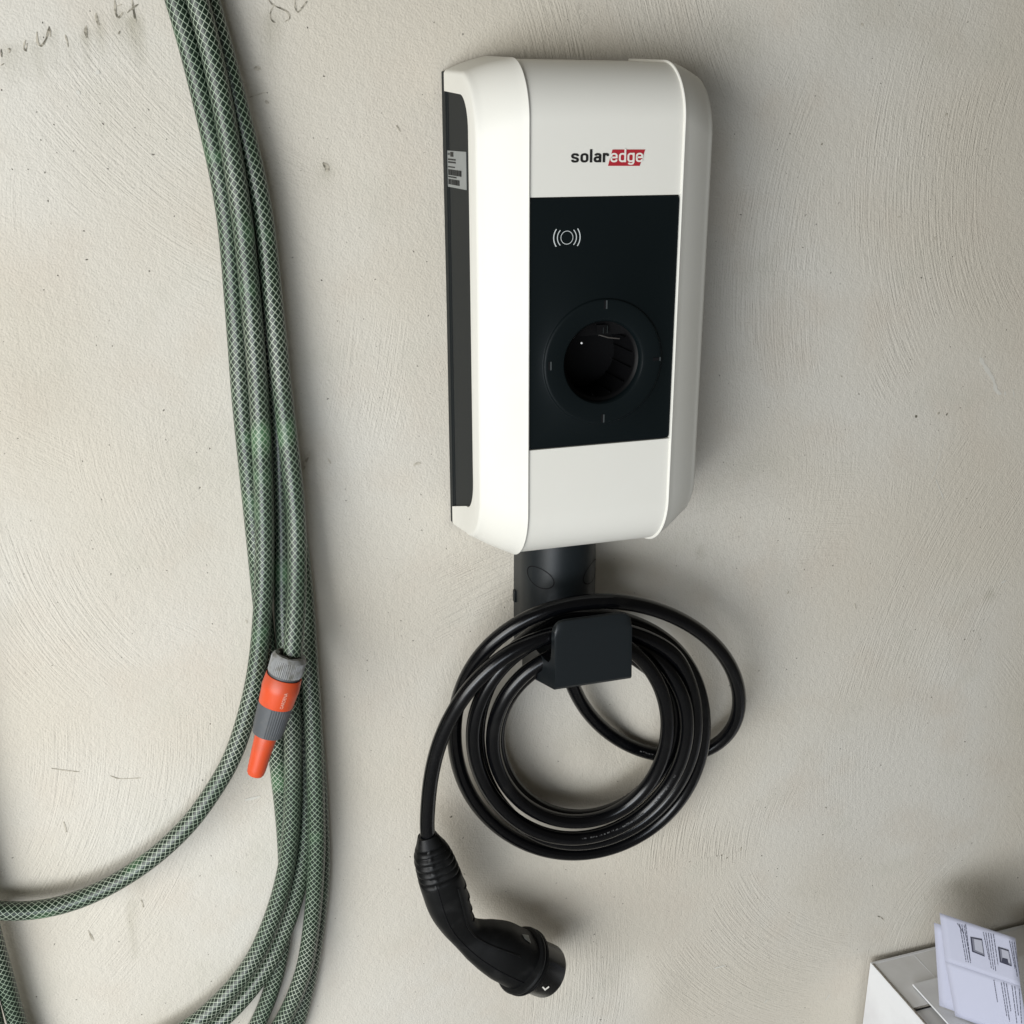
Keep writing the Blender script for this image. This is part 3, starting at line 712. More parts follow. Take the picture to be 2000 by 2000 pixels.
for v0, v1, ue in ((.215, .26, .47), (.29, .335, .48), (.425, .46, .40), (.695, .735, .48)):
    u = .07
    while u < ue:
        wd = random.uniform(.015, .045); spr(u, u + wd, v0, v1, MT['print_black']); u += wd + .018
for v0, v1, ue in ((.51, .67, .78), (.775, .925, .67)):
    u = .07
    while u < ue:
        wd = random.uniform(.007, .02); spr(u, u + wd, v0, v1, MT['print_black'], 'bar'); u += wd + random.uniform(.010, .024)

# ------------------------------------------------------------------ cable holder under the station
ho = thing('cable_holder', 'dark grey cable holder with rounded column and square hook below the charging station', 'cable holder', (CX, 0, ZC - .64))
HR = .0462
def hsec(s, y_side=-.024, n=28):
    r = HR * s; p = [(CX - r, .003)]
    for i in range(n + 1):
        a = math.pi * i / n; p.append((CX - r * math.cos(a), y_side - r * math.sin(a)))
    return p + [(CX + r, .003)]
bm = bmesh.new(); rows = []
for z, s in ((-.4445, .985), (-.50, 1.0), (-.56, 1.0), (-.600, .985), (-.612, .97)):
    rows.append([bm.verts.new((x, y, ZC + z)) for x, y in hsec(s)])
for a, b in zip(rows[:-1], rows[1:]):
    for k in range(len(a) - 1): bm.faces.new((a[k], a[k + 1], b[k + 1], b[k]))
bm.faces.new(rows[0]); bm.faces.new(list(reversed(rows[-1])))
bmesh.ops.recalc_face_normals(bm, faces=bm.faces)
colm = obj('column', bm, MT['holder'], ho, ang=40)
for ang_, zz in ((-46, -.4955), (44, -.4955)):
    # oval screw cap let into the rounded column: a thin dark joint round a flush oval
    bm = bmesh.new(); prev = None
    for i in range(41):
        a = 2 * math.pi * i / 40; pair = []
        for k_, off in ((.925, .00025), (1.0, .00025)):
            du, dv = .0185 * k_ * math.cos(a), .0125 * k_ * math.sin(a)
            th = math.radians(ang_) + du / HR; r = HR + off
            z_ = zz + dv - (.22 * du if ang_ < 0 else -.22 * du)
            pair.append(bm.verts.new((CX + r * math.sin(th), -.024 - r * math.cos(th), ZC + z_)))
        if prev: bm.faces.new((prev[0], prev[1], pair[1], pair[0]))
        prev = pair
    bmesh.ops.recalc_face_normals(bm, faces=bm.faces)
    for f in bm.faces:
        if f.normal.y > 0: f.normal_flip()
    obj('screw_cap_joint', bm, MT['line'], colm)
obj('side_clip', box_bm(CX - HR * 1.0 - .0022, CX - HR + .001, -.008, -.001, ZC - .545, ZC - .530, .0008), MT['holder'], ho)
# hook: side profile in (y, z), extruded across
LX0, LX1 = .3815, .4735
hp = [(-.030, -.6285), (-.146, -.5935), (-.1485, -.590), (-.1440, -.518), (-.142, -.5135), (-.1375, -.513), (-.1350, -.517), (-.1345, -.553), (-.132, -.563), (-.125, -.5695), (-.112, -.572), (-.030, -.578)]
bm = bmesh.new(); f = bm.faces.new([bm.verts.new((LX0, y, ZC + z)) for y, z in hp])
r = bmesh.ops.extrude_face_region(bm, geom=[f]); bmesh.ops.translate(bm, vec=(LX1 - LX0, 0, 0), verts=[e for e in r['geom'] if isinstance(e, bmesh.types.BMVert)])
bmesh.ops.recalc_face_normals(bm, faces=bm.faces)
# round the two upper corners of the lip by pulling its top in near the ends
bmesh.ops.bisect_plane(bm, geom=bm.verts[:] + bm.edges[:] + bm.faces[:], plane_co=(LX0 + .012, 0, 0), plane_no=(1, 0, 0))
bmesh.ops.bisect_plane(bm, geom=bm.verts[:] + bm.edges[:] + bm.faces[:], plane_co=(LX1 - .012, 0, 0), plane_no=(1, 0, 0))
for e in (.0012, .0035, .007):
    for x in (LX0 + e, LX1 - e):
        bmesh.ops.bisect_plane(bm, geom=bm.verts[:] + bm.edges[:] + bm.faces[:], plane_co=(x, 0, 0), plane_no=(1, 0, 0))
bmesh.ops.bisect_plane(bm, geom=bm.verts[:] + bm.edges[:] + bm.faces[:], plane_co=(0, 0, ZC - .530), plane_no=(0, 0, 1))
for v in bm.verts:
    e = min(v.co.x - LX0, LX1 - v.co.x)
    if e < .012 and v.co.z > ZC - .5295 and v.co.y < -.13:
        drop = .012 - math.sqrt(max(0, .012 ** 2 - (.012 - e) ** 2)); v.co.z -= drop
hook = obj('hook', bm, MT['holder'], ho, ang=30)
bv = hook.modifiers.new('bevel', 'BEVEL'); bv.width = .0022; bv.segments = 3; bv.limit_method = 'ANGLE'; bv.angle_limit = math.radians(38); bv.harden_normals = False

# ------------------------------------------------------------------ charging cable
CR = .0090
cab = thing('charging_cable', 'black charging cable coiled over the holder with a bent plug hanging at the left', 'charging cable', at(1127, 1690, -.05))
CP = [(1095, 1225, -.084), (1100, 1285, -.060), (1116, 1345, -.040), (1142, 1392, -.024), (1185, 1438, -.014), (1240, 1470, -.012), (1310, 1487, -.012), (1375, 1481, -.020), (1425, 1453, -.038),
      (1450, 1405, -.055), (1449, 1340, -.072), (1416, 1272, -.090), (1355, 1219, -.104), (1270, 1180, -.114), (1180, 1166, -.118), (1095, 1173, -.118), (1015, 1204, -.112), (945, 1255, -.098), (905, 1315, -.078),
      # outermost loop, nearest the wall
      (884, 1390, -.054), (884, 1470, -.034), (908, 1550, -.022), (965, 1618, -.018), (1045, 1664, -.018), (1130, 1676, -.020), (1230, 1652, -.024), (1318, 1588, -.032), (1368, 1500, -.046), (1380, 1405, -.064),
      (1364, 1320, -.078), (1318, 1255, -.086), (1255, 1214, -.088), (1175, 1196, -.086), (1085, 1209, -.086), (1005, 1250, -.080), (955, 1318, -.070),
      (926, 1400, -.056), (930, 1485, -.044), (962, 1560, -.036), (1028, 1630, -.034), (1112, 1660, -.036), (1205, 1642, -.040), (1296, 1582, -.048), (1350, 1498, -.060), (1366, 1405, -.076), (1348, 1325, -.090), (1302, 1262, -.100), (1236, 1226, -.104), (1160, 1214, -.104),
      (1080, 1222, -.104), (1005, 1262, -.098), (948, 1325, -.088), (916, 1400, -.078), (922, 1485, -.066), (954, 1560, -.056),
      (1022, 1622, -.052), (1108, 1649, -.054), (1198, 1633, -.058), (1285, 1574, -.066), (1336, 1493, -.078), (1348, 1405, -.090), (1330, 1325, -.098), (1286, 1270, -.098), (1228, 1240, -.090), (1150, 1238, -.086),
      (1080, 1262, -.082), (1018, 1310, -.072), (974, 1370, -.058), (962, 1440, -.046), (976, 1506, -.036), (1016, 1562, -.032), (1072, 1598, -.032), (1140, 1607, -.034), (1218, 1586, -.040), (1284, 1530, -.050),
      (1326, 1450, -.064), (1328, 1370, -.080), (1296, 1306, -.094), (1242, 1262, -.102), (1160, 1250, -.104),
      (1078, 1266, -.102), (1012, 1306, -.094), (966, 1370, -.084), (951, 1440, -.074), (965, 1510, -.064), (1006, 1568, -.056), (1066, 1608, -.054), (1140, 1617, -.056), (1220, 1594, -.062), (1280, 1532, -.072),
      (1310, 1450, -.086), (1307, 1370, -.102), (1278, 1302, -.114), (1232, 1252, -.120), (1165, 1222, -.122), (1082, 1225, -.122), (1011, 1252, -.122), (958, 1287, -.120), (916, 1333, -.114), (877, 1395, -.102),
      (849, 1456, -.090), (836, 1525, -.080), (832, 1580, -.076), (835, 1630, -.075), (839, 1655, -.075)]
P = catmull([at(*p) for p in CP], .006)
def relax(P, rad, it=120, skip=8):
    P = P.copy(); n = len(P); idx = np.arange(n)
    far = np.abs(idx[:, None] - idx[None, :]) > skip
    for k in range(it):
        d = P[:, None, :] - P[None, :, :]
        L = np.sqrt((d ** 2).sum(2)) + 1e-9
        hit = far & (L < 2 * rad)
        if not hit.any(): break
        push = np.where(hit[:, :, None], d / L[:, :, None] * (2 * rad - L)[:, :, None] * .35, 0).sum(1)
        push *= np.array([.22, 1.0, .22])
        m = np.linalg.norm(push, axis=1)[:, None]; push *= np.minimum(1, .0025 / (m + 1e-9))
        P[2:-6] += push[2:-6]
        Q = P.copy(); Q[1:-1] = .5 * P[1:-1] + .25 * (P[:-2] + P[2:]); P[2:-6] = Q[2:-6]
        P[:, 1] = np.minimum(P[:, 1], -rad - .003)
        # keep clear of the holder's column and hook lip
        zz = P[:, 2] - ZC; inx = (P[:, 0] > LX0 - .004) & (P[:, 0] < LX1 + .004)
        cl = inx & (zz > -.60) & (zz < -.45) & (P[:, 1] > -.085); cl[:40] = False
        P[cl, 1] = np.maximum(P[cl, 1] - .002, -.081)
        lp = inx & (zz < -.510) & (zz > -.60) & (P[:, 1] < -.1255); P[lp, 1] += .002
    return P
P = relax(P, CR)
P = smooth_path(P, 6)
def cable_r(i, a): return CR
obj('cable_jacket', tube(P, CR, 22), MT['cable'], cab)
# worn lettering printed along the jacket of the front loops
jacket = COL.objects[-1] if False else bpy.data.objects['cable_jacket']
PT, _, _ = frames(P)
camp = np.array([0, -DIST, ZC])
def print_run(px, py, yy, length, size):
    c = np.array(at(px, py, yy)); i = int(np.argmin(((P - c) ** 2).sum(1))); s0 = 0.0
    while s0 < length and i < len(P) - 3:
        if random.random() < .72:
            v = camp - P[i]; t = PT[i]; v = v - t * (v @ t); v /= np.linalg.norm(v); side = np.cross(t, v)
            a = math.radians(random.uniform(-3, 3) + 8); o_ = (v * math.cos(a) + side * math.sin(a)); p = P[i] + o_ * (CR + .00025); u = np.cross(o_, t)
            l_, h_ = random.uniform(.0012, .0030), size
            bm = bmesh.new(); bm.faces.new([bm.verts.new(p + t * q0 * l_ + u * q1 * h_) for q0, q1 in ((-1, -1), (1, -1), (1, 1), (-1, 1))])
            obj('jacket_print', bm, MT['worn'], jacket, smooth=False)
        s0 += np.linalg.norm(P[i + 1] - P[i]); i += 1
print_run(1140, 1645, -.055, .16, .0008)
print_run(1245, 1470, -.014, .03, .0008)
# plug: boot, handle, collar and shroud along a bent axis
Z4 = lambda x, y: (780 + x / 4.4925, 1560 + y / 4.4925)
yP = -.075
ax = [(243, 318, 84), (262, 385, 118), (282, 455, 158), (303, 530, 180), (330, 610, 190), (356, 690, 198), (392, 800, 200), (425, 900, 198), (460, 990, 184), (508, 1085, 160), (585, 1175, 152), (680, 1236, 188), (780, 1280, 228),
      (880, 1322, 256), (960, 1362, 262), (1040, 1403, 264), (1100, 1432, 264)]
A0 = [at(*Z4(x, y), yP - .004 * math.sin(i / 17 * 3.1)) for i, (x, y, r_) in enumerate(ax)]
PXM = 1 / (4.4925 * 1590)                   # zoomed pixel to metre at the plug
Q = catmull([tuple(p) + (r_ * PXM,) for p, (_, _, r_) in zip(A0, ax)], .0018)
QP, QR = Q[:, :3], Q[:, 3]
Lq = np.concatenate([[0], np.cumsum(np.linalg.norm(np.diff(QP, axis=0), axis=1))])
iA = int(np.argmin(np.linalg.norm(QP - np.array(A0[1]), axis=1))); iB = int(np.argmin(np.linalg.norm(QP - np.array(A0[5]), axis=1)))
def plug_r(i, a):
    r = QR[i]
    c, s = abs(math.cos(a)), abs(math.sin(a))
    r *= (c ** 2.6 + s ** 2.6) ** (-1 / 2.6) * .955            # slightly squared section
    if iA + 2 <= i <= iB:                                       # flex ribs of the boot, broken by a spine
        ph = (Lq[i] - Lq[iA]) / (Lq[iB] - Lq[iA]) * 6
        spine = min(1, abs(((a - .25 + math.pi) % (2 * math.pi)) - math.pi) / .10)
        r -= .0026 * max(0, math.sin(2 * math.pi * ph)) ** .7 * min(1, spine)
    return r
plug = obj('plug_handle', tube(QP, plug_r, 72, sy=.92), MT['plug'], cab, ang=60)
# parting line and grip pad follow the handle's surface
Tq, Nq, Bq = frames(QP)
def skin(i, a, off): 
    return Vector(QP[i] + (Nq[i] * math.cos(a) * .92 + Bq[i] * math.sin(a)) * (plug_r(i, a) + off))
nQ = len(QP)
sA = [skin(i, .25 + .10 * math.sin(i / nQ * 3), .0001) for i in range(iB - 3, nQ - 2, 2)]
obj('parting_line', tube(sA, .0009, 8), MT['line'], plug)
# which side is the inner (right-hand) side of the bend
sgn = 1 if (skin(nQ // 2, math.pi / 2, 0) - skin(nQ // 2, -math.pi / 2, 0)).x > 0 else -1
i0, i1 = iB + 4, int(nQ * .66)
bm = bmesh.new(); prev = None
sgp = [skin(i, sgn * (.58 - .12 * math.sin((i - iB) / nQ * 4)), .0003) for i in range(i0, int(nQ * .86), 2)]
obj('grip_edge', tube(sgp, .0012, 8), MT['plug'], plug)
for k in range(4):
    i = i0 + int((i1 - i0) * (.10 + .19 * k))
    obj('grip_groove', tube([skin(i + int(2 * math.sin(t * 3)), sgn * (.95 + t * .9), -.0002) for t in np.linspace(0, 1, 8)], .0014, 8), MT['line'], plug)
# locking collar ring and shroud
d_end = (Vector(QP[-1]) - Vector(QP[-6])).normalized()
d_end = (d_end + Vector((0, .10, 0))).normalized()
c_end = Vector(QP[-1]) - d_end * .0125
R3 = 268 * PXM
mx = axis_matrix(c_end, d_end)
def put(name, bm, m_, parent, mtx, ang=35):
    bm.transform(mtx); return obj(name, bm, m_, parent, ang=ang)
put('collar_ring', lathe([(0, R3 * .96), (.0012, R3 * 1.09), (.0036, R3 * 1.13), (.0058, R3 * 1.12), (.0066, R3 * 1.04), (.0078, R3 * 1.04), (.0086, R3 * 1.12), (.0110, R3 * 1.13), (.0130, R3 * 1.06), (.0136, R3 * .9)], 72), MT['plug'], cab, mx)
RS = 246 * PXM
sh_prof = [(.011, RS * 1.0), (.054, RS * .985), (.0558, RS * .97), (.0565, RS * .945), (.0560, RS * .92), (.020, RS * .90), (.0195, .0005)]
shroud = put('plug_shroud', lathe(sh_prof, 72, cap=False), MT['gloss'], cab, mx)
for k in range(7):
    a = 2 * math.pi * k / 6; r_ = .016 if k < 6 else 0
    put('contact_sleeve', lathe([(.019, .0052), (.040, .0052), (.041, .0046), (.041, .003)], 16), MT['plug'], shroud, mx @ Matrix.Translation((r_ * math.cos(a), r_ * math.sin(a), 0)))
# small white L on the shroud, grey label by the collar
def on_shroud(px, py, r_, off):
    """point of the cylinder of radius r_ about the shroud axis seen at a photo position"""
    o = Vector((0, -DIST, ZC)); d = Vector(ray(px, py)).normalized(); w_ = o - c_end
    dp = d - d_end * d.dot(d_end); wp = w_ - d_end * w_.dot(d_end)
    a, b, c = dp.dot(dp), 2 * dp.dot(wp), wp.dot(wp) - (r_ + off) ** 2
    D = b * b - 4 * a * c
    t = (-b - math.sqrt(max(0, D))) / (2 * a); return o + d * t
Ls = [[(1058.5, 1928), (1061, 1927), (1067, 1933), (1064.5, 1935)], [(1064.5, 1935), (1063.6, 1932.2), (1071.5, 1926), (1073, 1928.3)]]
for q in Ls:
    bm = bmesh.new(); bm.faces.new([bm.verts.new(on_shroud(*p, RS, .0005)) for p in q])
    obj('white_mark', bm, MT['pale'], shroud, smooth=False)
def on_plug(px, py, off):
    o = np.array([0, -DIST, ZC]); d = ray(px, py); d = d / np.linalg.norm(d)
    best = None
    for t in np.linspace(1.1, 1.7, 600):
        p = o + d * t; i = int(np.argmin(((QP - p) ** 2).sum(1)))
        v = p - QP[i]; a = math.atan2(v @ Bq[i], (v @ Nq[i]) / .92)
        if math.hypot(v @ Bq[i], (v @ Nq[i]) / .92) < plug_r(i, a) + off: return Vector(p)
    return Vector(o + d * 1.4)
bm = bmesh.new(); g_ = []; c4 = ((1078, 1188), (1132, 1196), (1158, 1272), (1100, 1228)); NL_ = 6
for j in range(NL_ + 1):
    row = []
    for i in range(NL_ + 1):
        u, v = i / NL_, j / NL_
        x = (c4[0][0] * (1 - u) + c4[1][0] * u) * (1 - v) + (c4[3][0] * (1 - u) + c4[2][0] * u) * v
        y = (c4[0][1] * (1 - u) + c4[1][1] * u) * (1 - v) + (c4[3][1] * (1 - u) + c4[2][1] * u) * v
        row.append(bm.verts.new(on_plug(*Z4(x, y), .0012)))
    g_.append(row)
for j in range(NL_):
    for i in range(NL_): bm.faces.new((g_[j][i], g_[j][i + 1], g_[j + 1][i + 1], g_[j + 1][i]))
obj('plug_label', bm, MT['sticker'], plug, smooth=False)

# ------------------------------------------------------------------ garden hose
HRAD = .0104
hs = thing('garden_hose', 'green braided garden hose hanging in long loops on the left', 'garden hose', at(560, 2000, -.03))
STR = {
 'A': [(300, -120, -.016), (344, 0, -.016), (395, 190, -.017), (440, 400, -.018), (459, 600, -.018), (472, 780, -.018), (493, 990, -.018), (512, 1180, -.020), (527, 1320, -.018), (541, 1470, -.016), (555, 1600, -.014), (560, 1700, -.014), (556, 1800, -.014), (540, 1900, -.014), (503, 2000, -.014), (440, 2090, -.014), (300, 2180, -.014)],
 'B': [(340, -120, -.034), (386, 0, -.034), (428, 170, -.034), (469, 400, -.036), (491, 600, -.038), (506, 780, -.038), (516, 990, -.038), (516, 1130, -.040), (512, 1200, -.041), (505, 1280, -.041), (490, 1365, -.041), (457, 1472, -.040), (417, 1544, -.038), (366, 1613, -.036), (290, 1682, -.034), (203, 1736, -.032), (120, 1768, -.030), (36, 1780, -.029), (-40, 1772, -.028), (-110, 1735, -.026), (-170, 1660, -.024), (-200, 1500, -.022)],
 'C': [(375, -120, -.020), (408, 0, -.020), (460, 190, -.022), (510, 400, -.026), (534, 600, -.032), (553, 780, -.038), (577, 990, -.048), (580, 1120, -.060), (577, 1210, -.074), (570, 1290, -.085)],
 'E': [(470, 300, -.013), (505, 560, -.014), (538, 780, -.016), (550, 990, -.018), (554, 1200, -.022), (562, 1300, -.028), (571, 1400, -.034), (572, 1500, -.036), (570, 1600, -.036), (558, 1700, -.036), (529, 1800, -.036), (478, 1900, -.036), (378, 2000, -.036), (240, 2080, -.034)],
 'D': [(440, 300, -.0125), (462, 560, -.013), (482, 780, -.013), (520, 1000, -.013), (566, 1250, -.013), (588, 1420, -.017), (597, 1600, -.024), (588, 1700, -.026), (562, 1800, -.026), (514, 1900, -.026), (425, 2000, -.026), (300, 2080, -.026)],
 'F': [(500, 400, -.012), (545, 780, -.014), (582, 1050, -.018), (596, 1180, -.022), (604, 1300, -.028), (611, 1400, -.032), (617, 1560, -.036), (619, 1640, -.036), (617, 1700, -.036), (609, 1800, -.036), (592, 1900, -.036), (549, 2000, -.036), (480, 2090, -.034)],
 'K': [(605, 1350, -.012), (620, 1500, -.0125), (628, 1650, -.0125), (628, 1720, -.0125), (620, 1800, -.0125), (605, 1900, -.0125), (580, 2000, -.0125), (540, 2090, -.0125)],
 'L': [(-120, 1250, -.030), (-95, 1450, -.030), (-62, 1640, -.030), (-22, 1800, -.028), (6, 1900, -.026), (34, 2000, -.024), (70, 2090, -.022)],
 'M': [(-200, 1000, -.040), (-150, 1300, -.040), (-110, 1600, -.038), (-70, 1780, -.036), (-30, 1920, -.034), (10, 2090, -.030)],
}
for k in 'ABCEDFKLM':
    p = smooth_path(catmull([at(*q) for q in STR[k]], .005), 12)
    if k == 'C': pC = p
    obj('hose_loop', tube(p, HRAD, 24), MT['hose'], hs)

# ------------------------------------------------------------------ nozzle on the hose end
Z5 = lambda x, y: (420 + x / 5.083, 1180 + y / 5.083)
nA, nB = at(*Z5(742, 515), -.086), at(*Z5(398, 1690), -.088)
dN = (nB - nA).normalized(); LN = (nB - nA).length
nz = thing('hose_nozzle', 'orange and grey spray nozzle pointing down from the green hose end', 'hose nozzle', nA)
mN = axis_matrix(nA, dN)
K = 1 / (5.083 * 1790)
s_ = LN / 1225
put('collar', lathe([(-.002, .0113), (-.002, 148 * K), (-.0005, 158 * K), (.002, 171 * K), (.0035, 174 * K), (158 * s_, 174 * K), (170 * s_, 168 * K), (172 * s_, 120 * K)], 224,
    rmod=lambda a, s: (1 - (.075 if (math.cos(a * 56) > 0 and .0035 < s + 1e-6 and s < 160 * s_) else 0)), cap=False), MT['collar'], nz, mN, ang=30)
put('collar_teeth', lathe([(-.0026, .0106), (-.0026, .0121), (-.0014, .0123)], 24, rmod=lambda a, s: 1 + .10 * (1 if math.cos(a * 6) > 0 else -1), cap=False), MT['dirt'], nz, mN)
put('seal_ring', lathe([(160 * s_, 150 * K), (172 * s_, 160 * K), (205 * s_, 160 * K), (225 * s_, 163 * K), (240 * s_, 150 * K)], 56), MT['ngrey'], nz, mN)
body = put('orange_body', lathe([(198 * s_, 164 * K), (196 * s_, 174 * K), (202 * s_, 178 * K), (300 * s_, 186 * K), (330 * s_, 187 * K), (345 * s_, 182 * K), (480 * s_, 172 * K), (488 * s_, 168 * K), (488 * s_, 120 * K)], 64, cap=False), MT['orange'], nz, mN)
put('grip_sleeve', lathe([(484 * s_, 140 * K), (484 * s_, 166 * K), (489 * s_, 170 * K), (560 * s_, 168 * K), (700 * s_, 160 * K), (788 * s_, 150 * K), (794 * s_, 146 * K), (794 * s_, 90 * K)], 160,
    rmod=lambda a, s: 1 - (.028 if math.cos(a * 40) > .1 and s > 486 * s_ and abs(((a + .55 + math.pi) % (2 * math.pi)) - math.pi) < 1.0 else 0), cap=False), MT['ngrey'], nz, mN, ang=25)
put('orange_tip', lathe([(790 * s_, 112 * K), (800 * s_, 114 * K), (860 * s_, 112 * K), (1000 * s_, 104 * K), (1160 * s_, 92 * K), (1205 * s_, 86 * K), (1225 * s_, 74 * K), (1232 * s_, 60 * K), (1234 * s_, 20 * K)], 48,
    rmod=lambda a, s: 1 - (.13 * math.exp(-((s / s_ - 940) / 95) ** 2) * max(0, math.cos(a + 1.0)) ** 3)), MT['orange'], nz, mN)
# raised lettering running up the body
tb = text_bm('GARDENA', 1.0, .01)
xs = [v.co.x for v in tb.verts]; a0, b0 = min(xs), max(xs)
# angle (about the axis) that faces the photograph's lettering
inv = mN.inverted(); camL = inv @ Vector((0, -DIST, ZC)); thc = math.atan2(camL.y, camL.x)
for sg_ in (1, -1):
    q = mN @ Vector((183 * K * math.cos(thc + .45 * sg_), 183 * K * math.sin(thc + .45 * sg_), 380 * s_))
    if q.x > (mN @ Vector((183 * K * math.cos(thc), 183 * K * math.sin(thc), 380 * s_))).x: SGN = sg_
for v in tb.verts:
    u = (v.co.x - a0) / (b0 - a0); h = v.co.y
    s = (455 - 165 * u) * s_
    rad = (186 if s < 335 * s_ else 186 - (s / s_ - 335) * .1) * K + .0004
    th = thc + SGN * (.46 - h * .26)
    v.co = Vector((rad * math.cos(th), rad * math.sin(th), s))
tb.transform(mN)
obj('lettering', tb, mat('worn_print', (0.78, 0.42, 0.32), 0.6), body, smooth=False)

# ------------------------------------------------------------------ carton and leaflet at the lower right
ZB = at(1700, 1880, -.012).z                # top rim of the carton
bx0 = at(1700, 1880, -.012).x; bx1 = bx0 + .42; by0, by1 = -.012, -.34
ct = thing('cardboard_box', 'white cardboard box with folded grey flaps standing against the wall', 'cardboard box', ((bx0 + bx1) / 2, (by0 + by1) / 2, 0))
T_ = .004
obj('side_panel', box_bm(bx0, bx0 + T_, by1 + T_, by0 - T_, 0.0, ZB), MT['card'], ct)
obj('side_panel', box_bm(bx1 - T_, bx1, by1 + T_, by0 - T_, 0.0, ZB), MT['card'], ct)
obj('back_panel', box_bm(bx0, bx1, by0 - T_, by0, 0.0, ZB), MT['card'], ct)
obj('front_panel', box_bm(bx0, bx1, by1, by1 + T_, 0.0, ZB), MT['card'], ct)
obj('bottom_panel', box_bm(bx0 + T_, bx1 - T_, by1 + T_, by0 - T_, 0.002, 0.006), MT['card'], ct)
obj('rim_edge', box_bm(bx0 + .0006, bx0 + T_ - .0006, by1 + T_, by0 - T_, ZB, ZB + .0008), MT['cardedge'], ct)
yfl = -.112                                 # where the grey back flap ends
fa = obj('back_flap', box_bm(bx0 + T_ + .001, bx1 - T_ - .002, yfl, by0 - .0005, ZB - .004, ZB - .0005), MT['cardgrey'], ct)
obj('flap_edge', box_bm(bx0 + T_ + .0015, bx0 + .06, yfl - .0008, yfl, ZB - .0042, ZB - .0008), MT['cardedge'], fa)
obj('crease', box_bm(bx0 + .075, bx0 + .0762, yfl + .002, by0 - .006, ZB - .0005, ZB - .0002), MT['card'], fa)
# pale flap folded over the grey one
fx = at(1782, 1926, -.075).x
bm = prism([Vector((fx, -.075, ZB + .0015)), Vector((bx1 - .01, -.075, ZB + .002)), Vector((bx1 - .01, by1 + .004, ZB + .001)), Vector((fx, by1 + .004, ZB + .001))], Vector((0, 0, .003)))
obj('front_flap', bm, MT['card'], ct)
# lower inner flap seen through the open slit
obj('inner_flap', box_bm(bx0 + T_, bx1 - T_ - .002, by1 + T_ + .002, yfl - .002, ZB - .010, ZB - .006), MT['cardgrey'], ct)

lf = thing('instruction_leaflet', 'folded white instruction leaflet with diagrams standing on the cardboard box', 'leaflet', at(1850, 2000, -.09))
def page(corners, name, parent, thick=.0005, m_=None, bow=0.0):
    p = [at(*c) for c in corners]
    n = (p[1] - p[0]).cross(p[3] - p[0]).normalized()
    if n.y > 0: n = -n
    bm = bmesh.new(); N_ = 10; g_ = []
    for j in range(N_ + 1):
        row = []
        for i in range(N_ + 1):
            u, v = i / N_, j / N_
            q = p[0] * (1 - u) * (1 - v) + p[1] * u * (1 - v) + p[2] * u * v + p[3] * (1 - u) * v
            row.append(bm.verts.new(q + n * bow * math.sin(math.pi * u)))
        g_.append(row)
    for j in range(N_):
        for i in range(N_): bm.faces.new((g_[j][i], g_[j][i + 1], g_[j + 1][i + 1], g_[j + 1][i]))
    bmesh.ops.recalc_face_normals(bm, faces=bm.faces)
    o = obj(name, bm, m_ or MT['paper'], parent)
    sd = o.modifiers.new('thickness', 'SOLIDIFY'); sd.thickness = thick; sd.offset = 0
    return o, p, n
def foot(px, py):                                # depth at which a photo position meets the carton's lid
    r = ray(px, py); t = (ZB + .006 - ZC) / r[2]; return (px, py, r[1] * t - DIST)
_f = foot(1866, 1985)
_a, _c, _d = at(1835, 1783, -.085), at(*_f), at(*foot(2010, 2036))
NL = (_d - _c).cross(_a - _c).normalized()
if NL.y > 0: NL = -NL
def lp(px, py, off=0.0):   # photo position carried onto the leaflet's own plane 
    q = on_plane(px, py, _a, NL, off); return (px, py, q.y)
def drop(top, low, off):                          # carry a page edge down to the lid
    p, q = at(*lp(*top, off)), at(*lp(*low, off)); t = (ZB + .0065 - p.z) / (q.z - p.z); return p + (q - p) * t
def page3(p, name, parent):
    bm = bmesh.new(); N_ = 10
    n = (p[1] - p[0]).cross(p[3] - p[0]).normalized()
    if n.y > 0: n = -n
    g_ = [[bm.verts.new((p[0] * (1 - i / N_) + p[1] * (i / N_)) * (1 - j / N_) + (p[3] * (1 - i / N_) + p[2] * (i / N_)) * (j / N_) + n * .0012 * math.sin(math.pi * i / N_) * math.sin(2.2 * j / N_)) for i in range(N_ + 1)] for j in range(N_ + 1)]
    for j in range(N_):
        for i in range(N_): bm.faces.new((g_[j][i], g_[j][i + 1], g_[j + 1][i + 1], g_[j + 1][i]))
    bmesh.ops.recalc_face_normals(bm, faces=bm.faces)
    o = obj(name, bm, MT['paper'], parent)
    sd = o.modifiers.new('thickness', 'SOLIDIFY'); sd.thickness = .0004; sd.offset = 0
    return o, p, n
_b = at(*lp(1983, 1832))
FO = .016                                         # the crease stands a little proud
cr_l, cr_r = at(*lp(1846, 1877, FO)), at(*lp(1993, 1926, FO))
pu, cu, nu = page3([_a, _b, cr_r, cr_l], 'upper_page', lf)
pw, cw, nw = page3([cr_l, cr_r, drop((1993, 1926), (2010, 2030), 0), drop((1846, 1877), (1866, 1985), 0)], 'lower_page', lf)
pb, cb, nb = page3([at(*lp(1824, 1802, -.007)), at(*lp(1972, 1848, -.007)), drop((1972, 1848), (2010, 2060), -.009), drop((1824, 1802), (1840, 2040), -.009)], 'back_page', lf)
Z7 = lambda x, y: (1650 + x / 5.52, 1740 + y / 5.52)
def ink(poly, pg, c, n, m_=MT['ink'], nm='print', off=.0020):
    off += .0014 if off < .0018 else 0
    bm = bmesh.new(); bm.faces.new([bm.verts.new(on_plane(*Z7(*q), c[0], n, off)) for q in poly])
    return obj(nm, bm, m_, pg, smooth=False)
